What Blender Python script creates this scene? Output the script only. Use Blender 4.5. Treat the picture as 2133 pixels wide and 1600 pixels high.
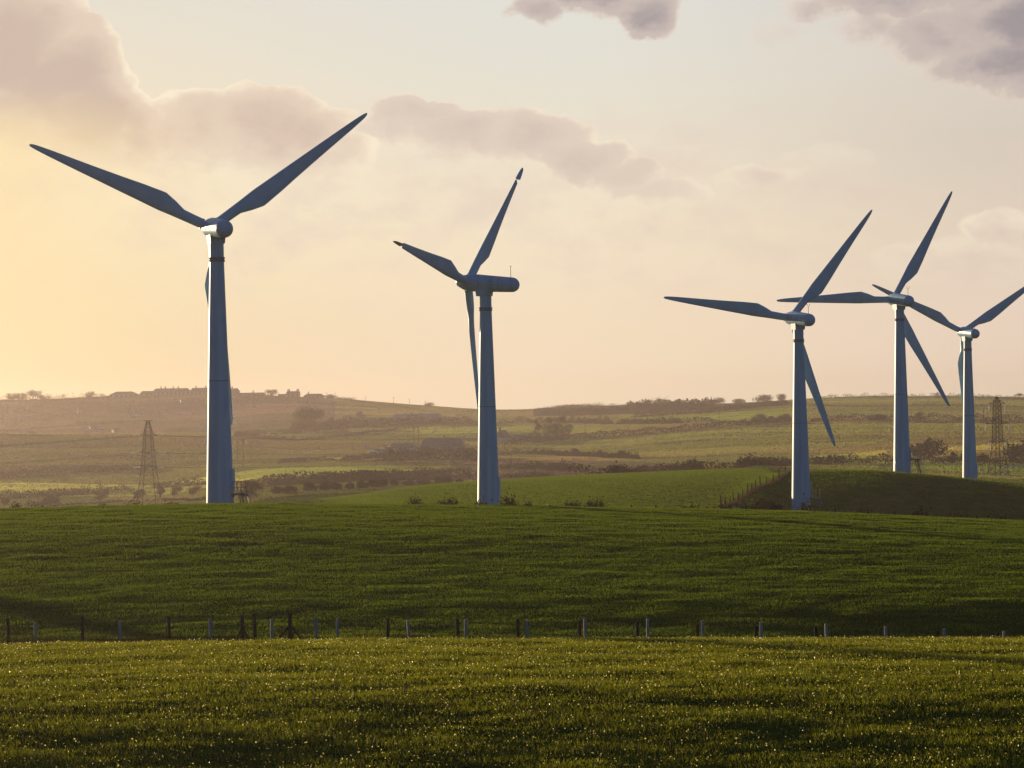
import bpy, math, random
import numpy as np
from mathutils import Vector, Matrix

random.seed(7)
RNG = np.random.default_rng(7)
R = math.radians
for o in list(bpy.data.objects):
    bpy.data.objects.remove(o)
SC = bpy.context.scene
COL = SC.collection

# ------------------------------------------------------------------ camera
F = 6048.0                 # focal length in pixels of the 2133 wide photograph
CU, CV = 1066.5, 800.0
HOR = 853.0
ROLL = R(0.85)
CZ = 10.0                  # eye height above the datum of the wheat field
PITCH = math.atan((HOR - CV) / F)
cam_d = bpy.data.cameras.new('camera')
cam = bpy.data.objects.new('camera', cam_d)
COL.objects.link(cam)
cam_d.sensor_width = 36.0
cam_d.lens = 36.0 * F / 2133.0
cam_d.clip_start = 0.5
cam_d.clip_end = 20000.0
cam.matrix_world = (Matrix.Translation((0, 0, CZ)) @ Matrix.Rotation(R(90) + PITCH, 4, 'X')
                    @ Matrix.Rotation(-ROLL, 4, 'Z'))
SC.camera = cam

# ------------------------------------------------------------------ sun, exposure
SUN_AZ = R(36.0)           # to the left of the view axis, beyond the scene
SUN_EL = R(5.6)
sun_d = bpy.data.lights.new('sun', 'SUN')
sun_d.energy = 5.0
sun_d.angle = R(0.5)
sun_d.color = (1.0, 0.76, 0.46)
sun = bpy.data.objects.new('sun', sun_d)
COL.objects.link(sun)
to_sun = Vector((-math.sin(SUN_AZ) * math.cos(SUN_EL), math.cos(SUN_AZ) * math.cos(SUN_EL), math.sin(SUN_EL)))
sun.rotation_euler = (-to_sun).to_track_quat('-Z', 'Y').to_euler()
SC.view_settings.view_transform = 'Standard'
SC.view_settings.look = 'None'
SC.view_settings.exposure = 0.3
SC.view_settings.gamma = 1.0
SC.render.engine = 'CYCLES'
try:
    SC.cycles.use_denoising = True
    SC.cycles.max_bounces = 6
    SC.cycles.volume_bounces = 1
    SC.cycles.transparent_max_bounces = 6
    SC.cycles.sample_clamp_indirect = 3.0
except Exception:
    pass


# ------------------------------------------------------------------ node helper
class NT:
    def __init__(self, tree):
        self.t = tree
        self.n = tree.nodes
        self.l = tree.links

    def put(self, sock, v):
        if v is None:
            return
        if hasattr(v, 'is_linked') or isinstance(v, bpy.types.NodeSocket):
            self.l.new(v, sock)
        else:
            sock.default_value = v

    def m(self, op, a, b=None, c=None, clamp=False):
        nd = self.n.new('ShaderNodeMath')
        nd.operation = op
        nd.use_clamp = clamp
        for i, v in enumerate((a, b, c)):
            self.put(nd.inputs[i], v) if v is not None else None
        return nd.outputs[0]

    def ss(self, x, a, b):
        nd = self.n.new('ShaderNodeMapRange')
        nd.interpolation_type = 'SMOOTHSTEP'
        self.put(nd.inputs['Value'], x)
        nd.inputs['From Min'].default_value = a
        nd.inputs['From Max'].default_value = b
        return nd.outputs[0]

    def lin(self, x, a, b, c=0.0, d=1.0):
        nd = self.n.new('ShaderNodeMapRange')
        self.put(nd.inputs['Value'], x)
        for k, v in (('From Min', a), ('From Max', b), ('To Min', c), ('To Max', d)):
            nd.inputs[k].default_value = v
        return nd.outputs[0]

    def mix(self, f, a, b, mode='MIX'):
        nd = self.n.new('ShaderNodeMix')
        nd.data_type = 'RGBA'
        nd.blend_type = mode
        self.put(nd.inputs[0], f)
        for s, v in ((nd.inputs[6], a), (nd.inputs[7], b)):
            self.put(s, v if not isinstance(v, tuple) else (*v[:3], 1.0))
        return nd.outputs[2]

    def ramp(self, x, stops):
        nd = self.n.new('ShaderNodeValToRGB')
        el = nd.color_ramp.elements
        while len(el) > 1:
            el.remove(el[-1])
        el[0].position = stops[0][0]
        el[0].color = (*stops[0][1], 1)
        for p, c in stops[1:]:
            e = el.new(p)
            e.color = (*c, 1)
        self.put(nd.inputs[0], x)
        return nd.outputs[0]

    def noise(self, vec, scale, detail=4.0, rough=0.55, dist=0.0):
        nd = self.n.new('ShaderNodeTexNoise')
        if vec is not None:
            self.l.new(vec, nd.inputs['Vector'])
        nd.inputs['Scale'].default_value = scale
        nd.inputs['Detail'].default_value = detail
        nd.inputs['Roughness'].default_value = rough
        nd.inputs['Distortion'].default_value = dist
        return nd.outputs['Fac']

    def vec(self, x, y, z=0.0):
        nd = self.n.new('ShaderNodeCombineXYZ')
        for i, v in enumerate((x, y, z)):
            self.put(nd.inputs[i], v)
        return nd.outputs[0]


def s2l(r, g, b):
    f = lambda c: (c / 255.0 / 12.92) if c / 255.0 <= 0.04045 else ((c / 255.0 + 0.055) / 1.055) ** 2.4
    return (f(r), f(g), f(b))


# ------------------------------------------------------------------ sky: physical sky plus a lit veil of evening cloud
world = bpy.data.worlds.new('World')
SC.world = world
world.use_nodes = True
W = NT(world.node_tree)
W.n.clear()
w_out = W.n.new('ShaderNodeOutputWorld')
bg = W.n.new('ShaderNodeBackground')
W.l.new(bg.outputs[0], w_out.inputs[0])
sky = W.n.new('ShaderNodeTexSky')
sky.sky_type = 'NISHITA'
sky.sun_disc = False
sky.sun_elevation = SUN_EL
sky.sun_rotation = -SUN_AZ
sky.altitude = 50
sky.air_density = 1.2
sky.dust_density = 0.6
sky.ozone_density = 5.0
SKY_K = 0.095
bg.inputs['Strength'].default_value = SKY_K
tc = W.n.new('ShaderNodeTexCoord')
sep = W.n.new('ShaderNodeSeparateXYZ')
W.l.new(tc.outputs['Generated'], sep.inputs[0])
dx, dy, dz = sep.outputs
A = W.m('MULTIPLY', W.m('ARCTAN2', dx, dy), F)          # azimuth, elevation in 1/F radian
E = W.m('MULTIPLY', W.m('ARCSINE', dz), F)
# clear veil colours by height and side
E01 = W.lin(E, -100, 1000)
rampL = W.ramp(E01, [(0.00, s2l(232, 204, 160)), (0.14, s2l(236, 212, 168)), (0.30, s2l(243, 222, 180)),
                     (0.48, s2l(248, 232, 198)), (0.66, s2l(240, 226, 200)), (0.90, s2l(228, 222, 208))])
rampM = W.ramp(E01, [(0.00, s2l(246, 231, 198)), (0.22, s2l(244, 223, 194)), (0.42, s2l(244, 228, 200)),
                     (0.60, s2l(236, 226, 206)), (0.74, s2l(228, 225, 212)), (0.90, s2l(225, 224, 218))])
rampR = W.ramp(E01, [(0.00, s2l(240, 223, 200)), (0.22, s2l(237, 216, 196)), (0.42, s2l(226, 209, 190)),
                     (0.58, s2l(215, 204, 190)), (0.74, s2l(219, 210, 198)), (0.90, s2l(212, 206, 200))])
veil = W.mix(W.ss(A, -1000, 150), rampL, rampM)
veil = W.mix(W.ss(A, 100, 1150), veil, rampR)
# the veil brightens towards the sun (left of the view)
glow = W.ss(W.m('ADD', A, W.m('MULTIPLY', W.m('ABSOLUTE', W.m('SUBTRACT', E, 380)), 0.55)), -700, -1500)
veil = W.mix(W.m('MULTIPLY', glow, 0.4), veil, s2l(252, 240, 205))

# cloud field: soft bodies with crisp tops
na = W.noise(W.vec(W.m('MULTIPLY', A, 1 / 260.0), W.m('MULTIPLY', E, 1 / 200.0), 0.3), 1.0, 7.0, 0.58)
nb = W.noise(W.vec(W.m('MULTIPLY', A, 1 / 260.0), W.m('MULTIPLY', E, 1 / 200.0), 7.7), 1.0, 7.0, 0.58)
nc = W.noise(W.vec(W.m('MULTIPLY', A, 1 / 90.0), W.m('MULTIPLY', E, 1 / 70.0), 3.1), 1.0, 6.0, 0.6)
AW = W.m('ADD', A, W.m('ADD', W.m('MULTIPLY', W.m('SUBTRACT', na, 0.5), 150.0), W.m('MULTIPLY', W.m('SUBTRACT', nc, 0.5), 60.0)))
EW = W.m('ADD', E, W.m('ADD', W.m('MULTIPLY', W.m('SUBTRACT', nb, 0.5), 120.0), W.m('MULTIPLY', W.m('SUBTRACT', nc, 0.5), 52.0)))


def blobs(lst):
    acc = acc2 = None
    for (u, v, sa, su, sd, amp) in lst:
        a0, e0 = u - CU, HOR - v - (u - CU) * 0.0148
        da = W.m('MULTIPLY', W.m('SUBTRACT', AW, a0), 1.0 / sa)
        de = W.m('SUBTRACT', EW, e0)
        fade = W.m('MULTIPLY', W.lin(de, -sd, -sd * .05), amp)
        de = W.m('MAXIMUM', W.m('MULTIPLY', de, 1.0 / su), W.m('MULTIPLY', de, -1.0 / sd))
        q = W.m('ADD', W.m('MULTIPLY', da, da), W.m('MULTIPLY', de, de))
        b = W.m('MULTIPLY', W.m('MAXIMUM', W.m('SUBTRACT', 1.0, q), 0.0), amp)
        f2 = W.m('MULTIPLY', fade, W.ss(b, 0.0, 0.12))
        acc = b if acc is None else W.m('MAXIMUM', acc, b)
        acc2 = f2 if acc2 is None else W.m('MAXIMUM', acc2, f2)
    return acc, acc2


warm = blobs([(40, 110, 190, 165, 150, 1.0), (150, 150, 150, 120, 190, 1.0), (-160, 150, 260, 130, 240, 1.0), (200, 240, 160, 130, 150, .95),
              (60, 235, 260, 120, 120, .8), (290, 265, 90, 85, 120, .8), (420, 255, 140, 80, 140, .62),
              (555, 250, 170, 85, 170, .66), (660, 280, 110, 70, 130, .58), (730, 320, 110, 50, 90, .42)])
mid = blobs([(880, 232, 110, 34, 90, .58), (970, 262, 150, 48, 110, .62), (1120, 292, 150, 60, 80, .72), (1215, 325, 120, 55, 70, .75),
             (1300, 370, 120, 50, 60, .6), (860, 270, 110, 40, 90, .40), (1390, 405, 120, 34, 40, .36),
             (1580, 372, 110, 30, 50, .36), (1720, 330, 150, 34, 60, .22), (2075, 480, 120, 60, 60, .42), (1990, 530, 260, 50, 120, .3)])
grey = blobs([(1120, 40, 75, 34, 30, .62), (1240, -20, 150, 80, 70, .95), (1360, 30, 85, 60, 60, .9), (1340, -60, 210, 60, 70, 1.0),
              (1900, 5, 300, 50, 60, .8), (2150, 80, 190, 110, 100, 1.0), (2050, -30, 330, 60, 80, 1.0), (1800, -20, 160, 40, 50, .6), (2110, 130, 170, 100, 100, .9), (1940, 90, 130, 70, 80, .6), (1830, 60, 120, 50, 60, .4),
              (2080, 60, 230, 60, 80, .62), (2010, 150, 90, 40, 50, .5), (1620, 60, 110, 45, 60, .2), (1690, 110, 60, 35, 40, .2)])


def lay(base, d, t0, t1, rim, body, deep, r0, r1, opacity, soft=0.55):
    d, low_ = d
    lump = W.m('SUBTRACT', na2, 0.5)
    dd = W.m('ADD', d, W.m('ADD', W.m('MULTIPLY', W.m('SUBTRACT', nc, 0.5), 0.40), W.m('MULTIPLY', lump, 0.30)))
    dd = W.m('MULTIPLY', dd, W.ss(d, 0.0, 0.16))
    mask = W.m('MULTIPLY', W.ss(dd, t0, t1), W.ss(low_, 0.0, soft))
    tone = W.m('ADD', dd, W.m('MULTIPLY', lump, 0.55))
    c = W.mix(W.ss(tone, r0, r1), rim, body)
    c = W.mix(W.ss(tone, r1, r1 + 0.5), c, deep)
    return W.mix(W.m('MULTIPLY', mask, opacity), base, c)


na2 = W.noise(W.vec(W.m('MULTIPLY', A, 1 / 170.0), W.m('MULTIPLY', E, 1 / 95.0), 4.4), 1.0, 6.0, 0.6)
hz_ = W.m('MULTIPLY', W.ss(na2, 0.42, 0.72), W.m('MULTIPLY', W.ss(E, 150, 350), W.ss(E, 700, 480)))
veil = W.mix(W.m('MULTIPLY', hz_, 0.55), veil, s2l(226, 206, 192))
col = lay(veil, mid, 0.03, 0.22, s2l(248, 234, 210), s2l(222, 205, 190), s2l(208, 190, 179), 0.05, 0.42, 0.9)
col = lay(col, warm, 0.04, 0.17, s2l(252, 238, 212), s2l(226, 206, 187), s2l(204, 182, 168), 0.06, 0.46, 0.95)
col = lay(col, grey, 0.02, 0.46, s2l(233, 214, 196), s2l(200, 186, 179), s2l(158, 148, 152), 0.08, 0.52, 0.95, 0.2)
# the low sun shines through the lower edge of the big cloud
low = W.m('MULTIPLY', W.ss(A, -500, -1150), W.m('MULTIPLY', W.ss(E, 690, 560), 0.75))
col = W.mix(low, col, s2l(252, 226, 172))
vm = W.n.new('ShaderNodeVectorMath')
vm.operation = 'SCALE'
W.l.new(col, vm.inputs[0])
vm.inputs['Scale'].default_value = 1.0 / SKY_K / 2 ** 0.3
# the veil covers the sky in front; the physical sky takes over to the sides, above and behind
front = W.m('MULTIPLY', W.ss(W.m('ABSOLUTE', A), 5200, 1500), W.ss(E, 3000, 1000))
fin = W.mix(front, sky.outputs[0], vm.outputs[0])
W.l.new(fin, bg.inputs['Color'])


# ------------------------------------------------------------------ materials
def new_mat(name):
    m = bpy.data.materials.new(name)
    m.use_nodes = True
    t = NT(m.node_tree)
    t.n.clear()
    out = t.n.new('ShaderNodeOutputMaterial')
    return m, t, out


def pos(t):
    g = t.n.new('ShaderNodeNewGeometry')
    return g.outputs['Position']


def objc(t):
    g = t.n.new('ShaderNodeTexCoord')
    return g.outputs['Object']


def surf_mat(name, c1, c2, scale=1.0, rough=0.8, metallic=0.0, bump=0.0, stretch=None, detail=5.0, spec=0.4):
    m, t, out = new_mat(name)
    p = objc(t)
    if stretch:
        mp = t.n.new('ShaderNodeMapping')
        mp.inputs['Scale'].default_value = stretch
        t.l.new(p, mp.inputs[0])
        p = mp.outputs[0]
    n = t.noise(p, scale, detail)
    b = t.n.new('ShaderNodeBsdfPrincipled')
    t.l.new(t.mix(t.ss(n, 0.35, 0.68), c1, c2), b.inputs['Base Color'])
    b.inputs['Roughness'].default_value = rough
    b.inputs['Metallic'].default_value = metallic
    b.inputs['Specular IOR Level'].default_value = spec
    if bump:
        bp = t.n.new('ShaderNodeBump')
        bp.inputs['Strength'].default_value = bump
        bp.inputs['Distance'].default_value = 0.05
        t.l.new(n, bp.inputs['Height'])
        t.l.new(bp.outputs[0], b.inputs['Normal'])
    t.l.new(b.outputs[0], out.inputs[0])
    return m


def leaf_mat(name, c1, c2, c3, scale=0.5, trans=0.35, gloss=0.0, patch=None):
    """thin leaves or blades: diffuse + light passing through + a little gloss"""
    m, t, out = new_mat(name)
    p = pos(t)
    n1 = t.noise(p, scale, 3.0)
    n2 = t.noise(p, scale * 23.0, 2.0)
    c = t.mix(t.ss(n1, 0.35, 0.65), c1, c2)
    c = t.mix(t.m('MULTIPLY', t.ss(n2, 0.5, 0.8), 0.7), c, c3)
    d = t.n.new('ShaderNodeBsdfDiffuse')
    tr = t.n.new('ShaderNodeBsdfTranslucent')
    t.l.new(c, d.inputs[0])
    t.l.new(t.mix(0.5, c, (min(1, c3[0] * 1.3), min(1, c3[1] * 1.2), c3[2])), tr.inputs[0])
    mx = t.n.new('ShaderNodeMixShader')
    mx.inputs[0].default_value = trans
    t.l.new(d.outputs[0], mx.inputs[1])
    t.l.new(tr.outputs[0], mx.inputs[2])
    res = mx
    if gloss:
        g = t.n.new('ShaderNodeBsdfGlossy')
        g.inputs['Roughness'].default_value = 0.35
        g.inputs['Color'].default_value = (0.9, 0.9, 0.8, 1)
        m2 = t.n.new('ShaderNodeMixShader')
        m2.inputs[0].default_value = gloss
        t.l.new(res.outputs[0], m2.inputs[1])
        t.l.new(g.outputs[0], m2.inputs[2])
        res = m2
    t.l.new(res.outputs[0], out.inputs[0])
    return m


M = {}
M['paint'] = surf_mat('turbine_paint_shade_blue', (0.25, 0.44, 0.60), (0.34, 0.54, 0.72), 0.5, 0.42, stretch=(3, 3, 0.16))  # white turbines: the blue of their skylit shade is put into this colour
M['blade'] = surf_mat('blade_paint_shade_blue', (0.33, 0.50, 0.66), (0.40, 0.57, 0.74), 0.5, 0.4)  # blades and hub carry the same painted-in blue shade over white
M['seam'] = surf_mat('dark_seam', (0.17, 0.19, 0.21), (0.24, 0.26, 0.28), 2.0, 0.7)
M['steel'] = surf_mat('dark_steel', (0.07, 0.07, 0.075), (0.11, 0.11, 0.11), 3.0, 0.6)
M['lattice'] = surf_mat('galvanised_lattice', (0.016, 0.015, 0.014), (0.028, 0.027, 0.026), 0.8, 0.9, spec=0.03)
M['wire'] = surf_mat('wire', (0.05, 0.05, 0.05), (0.08, 0.08, 0.08), 2.0, 0.8, spec=0.05)
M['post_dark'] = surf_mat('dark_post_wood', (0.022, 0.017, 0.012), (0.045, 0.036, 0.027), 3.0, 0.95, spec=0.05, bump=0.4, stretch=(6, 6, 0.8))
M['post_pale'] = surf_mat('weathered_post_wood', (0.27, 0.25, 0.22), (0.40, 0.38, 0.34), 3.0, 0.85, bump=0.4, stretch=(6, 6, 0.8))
M['bark'] = surf_mat('bark', (0.035, 0.027, 0.02), (0.065, 0.05, 0.038), 2.0, 0.95)
M['wall_white'] = surf_mat('white_render', (0.68, 0.66, 0.63), (0.78, 0.76, 0.73), 0.4, 0.9)
M['wall_pale'] = surf_mat('pale_render', (0.36, 0.34, 0.32), (0.44, 0.42, 0.40), 0.4, 0.9)
M['wall_stone'] = surf_mat('grey_stone', (0.22, 0.20, 0.18), (0.32, 0.29, 0.26), 0.8, 0.9)
M['wall_dark'] = surf_mat('dark_cladding', (0.10, 0.085, 0.075), (0.15, 0.13, 0.115), 0.6, 0.85)
M['slate'] = surf_mat('slate_roof', (0.09, 0.088, 0.092), (0.14, 0.135, 0.14), 0.7, 0.7)
M['tin'] = surf_mat('sheet_roof', (0.20, 0.20, 0.22), (0.28, 0.28, 0.30), 0.5, 0.5)
M['pane'] = surf_mat('window_pane', (0.03, 0.035, 0.04), (0.05, 0.055, 0.06), 1.0, 0.15)
M['car_grey'] = surf_mat('car_paint_silver', (0.45, 0.46, 0.48), (0.5, 0.51, 0.53), 1.0, 0.25, 0.3)
M['car_dark'] = surf_mat('car_paint_dark', (0.05, 0.06, 0.09), (0.06, 0.07, 0.10), 1.0, 0.25, 0.2)
M['rubber'] = surf_mat('tyre_rubber', (0.02, 0.02, 0.02), (0.03, 0.03, 0.03), 2.0, 0.85)
M['wool'] = surf_mat('sheep_wool', (0.55, 0.51, 0.43), (0.68, 0.64, 0.56), 6.0, 0.95)
M['concrete'] = surf_mat('concrete', (0.40, 0.39, 0.37), (0.5, 0.49, 0.46), 2.0, 0.9)
M['poly'] = surf_mat('polytunnel_sheet', (0.72, 0.73, 0.74), (0.8, 0.8, 0.8), 0.8, 0.25)
M['evergreen'] = leaf_mat('evergreen_leaves', (0.012, 0.016, 0.007), (0.018, 0.022, 0.009), (0.03, 0.03, 0.014), 0.12, 0.08)
M['twigs'] = leaf_mat('winter_twigs', (0.045, 0.033, 0.023), (0.034, 0.028, 0.018), (0.06, 0.045, 0.028), 0.1, 0.10)
M['hedge'] = leaf_mat('hedge_leaves', (0.030, 0.025, 0.014), (0.024, 0.025, 0.012), (0.048, 0.038, 0.02), 0.07, 0.08)
M['gorse'] = leaf_mat('gorse_leaves', (0.028, 0.030, 0.014), (0.04, 0.036, 0.018), (0.06, 0.05, 0.025), 0.3, 0.15)
M['grass'] = leaf_mat('grass_blades', (0.042, 0.094, 0.002), (0.066, 0.122, 0.002), (0.140, 0.195, 0.006), 0.16, 0.60, 0.01)
M['meadow_grass'] = leaf_mat('meadow_blades', (0.058, 0.088, 0.002), (0.092, 0.115, 0.002), (0.22, 0.23, 0.008), 0.22, 0.65, 0.015)
M['rough'] = leaf_mat('rough_grass_blades', (0.014, 0.022, 0.004), (0.022, 0.026, 0.006), (0.05, 0.05, 0.016), 0.3, 0.25)
M['glass_ins'] = leaf_mat('insulator_glass', (0.80, 0.82, 0.80), (0.86, 0.87, 0.84), (0.85, 0.85, 0.8), 1.0, 0.5, 0.1)
M['dry'] = leaf_mat('dry_grass_blades', (0.10, 0.078, 0.040), (0.13, 0.10, 0.05), (0.17, 0.13, 0.07), 0.3, 0.3)
M['glint'] = leaf_mat('painted_glint', (0.40, 0.42, 0.06), (0.55, 0.52, 0.12), (0.8, 0.72, 0.32), 2.0, 0.6, 0.08)  # bright pale colour stands in for sun glints on the grass leaves


# ------------------------------------------------------------------ mesh helpers
def mesh_np(name, V, Fc, mat=None, smooth=False):
    """V (n,3) array; Fc (m,k) array of equal size faces"""
    V = np.asarray(V, dtype=np.float32)
    Fc = np.asarray(Fc, dtype=np.int32)
    me = bpy.data.meshes.new(name)
    me.vertices.add(len(V))
    me.vertices.foreach_set('co', V.ravel())
    k = Fc.shape[1]
    me.loops.add(Fc.size)
    me.loops.foreach_set('vertex_index', Fc.ravel())
    me.polygons.add(len(Fc))
    me.polygons.foreach_set('loop_start', np.arange(0, Fc.size, k, dtype=np.int32))
    me.polygons.foreach_set('loop_total', np.full(len(Fc), k, dtype=np.int32))
    if smooth:
        me.polygons.foreach_set('use_smooth', np.ones(len(Fc), dtype=bool))
    me.update(calc_edges=True)
    me.validate()
    if mat:
        me.materials.append(mat)
    return me


class MB:
    """collects shapes and links them as ONE mesh"""
    def __init__(self):
        self.v = []
        self.f = []

    def add(self, vs, fs):
        k = len(self.v)
        self.v += [tuple(p) for p in vs]
        self.f += [tuple(i + k for i in f) for f in fs]

    def box(self, c, s, rz=0.0, taper=1.0):
        cx, cy, cz = c
        hx, hy, hz = s[0] / 2, s[1] / 2, s[2] / 2
        cr, sr = math.cos(rz), math.sin(rz)
        vs = []
        for z, t in ((-hz, 1.0), (hz, taper)):
            for x, y in ((-hx, -hy), (hx, -hy), (hx, hy), (-hx, hy)):
                x2, y2 = x * t, y * t
                vs.append((cx + x2 * cr - y2 * sr, cy + x2 * sr + y2 * cr, cz + z))
        self.add(vs, [(3, 2, 1, 0), (4, 5, 6, 7), (0, 1, 5, 4), (1, 2, 6, 5), (2, 3, 7, 6), (3, 0, 4, 7)])

    def bar(self, a, b, r, n=4, r2=None, cap=True):
        a, b = Vector(a), Vector(b)
        d = (b - a)
        if d.length < 1e-6:
            return
        d.normalize()
        up = Vector((0, 0, 1)) if abs(d.z) < 0.9 else Vector((1, 0, 0))
        e1 = d.cross(up).normalized()
        e2 = d.cross(e1)
        r2 = r if r2 is None else r2
        vs = []
        for p, rr in ((a, r), (b, r2)):
            for i in range(n):
                an = 2 * math.pi * (i + 0.5) / n
                vs.append(p + e1 * math.cos(an) * rr + e2 * math.sin(an) * rr)
        fs = [(i, (i + 1) % n, n + (i + 1) % n, n + i) for i in range(n)]
        if cap:
            fs += [tuple(range(n - 1, -1, -1)), tuple(range(n, 2 * n))]
        self.add(vs, fs)

    def tube(self, pts, rad, n=5):
        for i in range(len(pts) - 1):
            ra = rad[i] if hasattr(rad, '__len__') else rad
            rb = rad[i + 1] if hasattr(rad, '__len__') else rad
            self.bar(pts[i], pts[i + 1], ra, n, rb, cap=(i in (0, len(pts) - 2)))

    def lathe(self, prof, n=24, axis=None, origin=(0, 0, 0)):
        """prof list of (radius, height along axis)"""
        ax = Vector(axis) if axis else Vector((0, 0, 1))
        ax.normalize()
        up = Vector((1, 0, 0)) if abs(ax.x) < 0.9 else Vector((0, 1, 0))
        e1 = ax.cross(up).normalized()
        e2 = ax.cross(e1)
        o = Vector(origin)
        vs = []
        for r, h in prof:
            for i in range(n):
                an = 2 * math.pi * i / n
                vs.append(o + ax * h + e1 * math.cos(an) * r + e2 * math.sin(an) * r)
        fs = []
        for k in range(len(prof) - 1):
            for i in range(n):
                j = (i + 1) % n
                fs.append((k * n + i, k * n + j, (k + 1) * n + j, (k + 1) * n + i))
        fs.append(tuple(range(n - 1, -1, -1)))
        fs.append(tuple(range((len(prof) - 1) * n, len(prof) * n)))
        self.add(vs, fs)

    def mesh(self, name, mat=None, smooth=False):
        me = bpy.data.meshes.new(name)
        me.from_pydata([tuple(p) for p in self.v], [], self.f)
        me.update()
        if smooth:
            for p in me.polygons:
                p.use_smooth = True
            try:
                me.set_sharp_from_angle(angle=R(40))
            except Exception:
                pass
        if mat:
            me.materials.append(mat)
        return me


def link(name, me, parent=None, loc=None):
    o = bpy.data.objects.new(name, me)
    COL.objects.link(o)
    if parent is not None:
        o.parent = parent
    if loc is not None:
        o.location = loc
    return o


def tag(o, label, cat=None, group=None, kind=None):
    o['label'] = label
    if cat:
        o['category'] = cat
    if group:
        o['group'] = group
    if kind:
        o['kind'] = kind
    return o


def thing(name, label, cat, loc=(0, 0, 0), rz=0.0, group=None):
    o = bpy.data.objects.new(name, None)
    o.empty_display_size = 0.5
    COL.objects.link(o)
    o.location = loc
    o.rotation_euler = (0, 0, rz)
    return tag(o, label, cat, group)


# ------------------------------------------------------------------ terrain
def pchip(x, y, q):
    x = np.asarray(x, float)
    y = np.asarray(y, float)
    q = np.clip(np.asarray(q, float), x[0], x[-1])
    h = np.diff(x)
    s = np.diff(y, axis=0) / (h if y.ndim == 1 else h[:, None])
    m = np.zeros_like(y)
    a, b = s[:-1], s[1:]
    w1 = (2 * h[1:] + h[:-1])
    w2 = (h[1:] + 2 * h[:-1])
    if y.ndim > 1:
        w1, w2 = w1[:, None], w2[:, None]
    with np.errstate(divide='ignore', invalid='ignore'):
        mm = (w1 + w2) / (w1 / a + w2 / b)
    m[1:-1] = np.where(a * b > 0, mm, 0.0)
    m[0] = s[0]
    m[-1] = s[-1]
    i = np.clip(np.searchsorted(x, q) - 1, 0, len(x) - 2)
    t = (q - x[i]) / h[i]
    if y.ndim > 1:
        t = t[:, None]
        hh = h[i][:, None]
    else:
        hh = h[i]
    return ((1 + 2 * t) * (1 - t) ** 2 * y[i] + t * (1 - t) ** 2 * hh * m[i]
            + t * t * (3 - 2 * t) * y[i + 1] + t * t * (t - 1) * hh * m[i + 1])


Z = lambda v: ('z', v)
U_COLS = [-1400, -400, 0, 300, 460, 600, 750, 900, 1050, 1200, 1350, 1500, 1575, 1650, 1720, 1800, 1900, 2000, 2133, 2600, 3800]
crest1 = ([-400, 0, 300, 600, 1000, 1500, 2133, 2600], [1350, 1347, 1342, 1338, 1335, 1334, 1335, 1338])
crest2 = ([-400, 0, 300, 460, 600, 1000, 1300, 1500, 1670, 1800, 2000, 2133, 2600],
          [1069, 1066, 1059, 1056, 1056, 1060, 1065, 1068, 1072, 1078, 1087, 1092, 1108])
fbase = ([-400, 0, 600, 1000, 1500, 1800, 2133, 2600], [1345, 1343, 1339, 1341, 1352, 1362, 1372, 1380])
fbase2 = ([-400, 0, 600, 1000, 1500, 1800, 2133, 2600], [1334, 1333, 1330, 1330, 1338, 1348, 1359, 1370])
ridge = ([-400, 0, 150, 300, 430, 550, 680, 750, 850, 1000, 1100, 1130, 1200, 1330, 1480, 1560, 1640, 1700, 1800, 2000, 2133, 2600],
         [838, 835, 833, 824, 819, 826, 829, 835, 844, 853, 856, 855, 848, 844, 842, 840, 834, 830, 827, 826, 829, 826])
itp = lambda tab, u: float(np.interp(u, tab[0], tab[1]))
FAR_L = [(300, Z(-13)), (400, Z(-19)), (600, Z(-27)), (800, Z(-29.6)), (900, 1056), (1000, 1043), (1100, 1029), (1250, 1002), (1400, 962), (1550, 926), (1680, 906), (1760, 906), (1850, 909), (2000, 903), (2150, 890), (2350, 862)]
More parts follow.
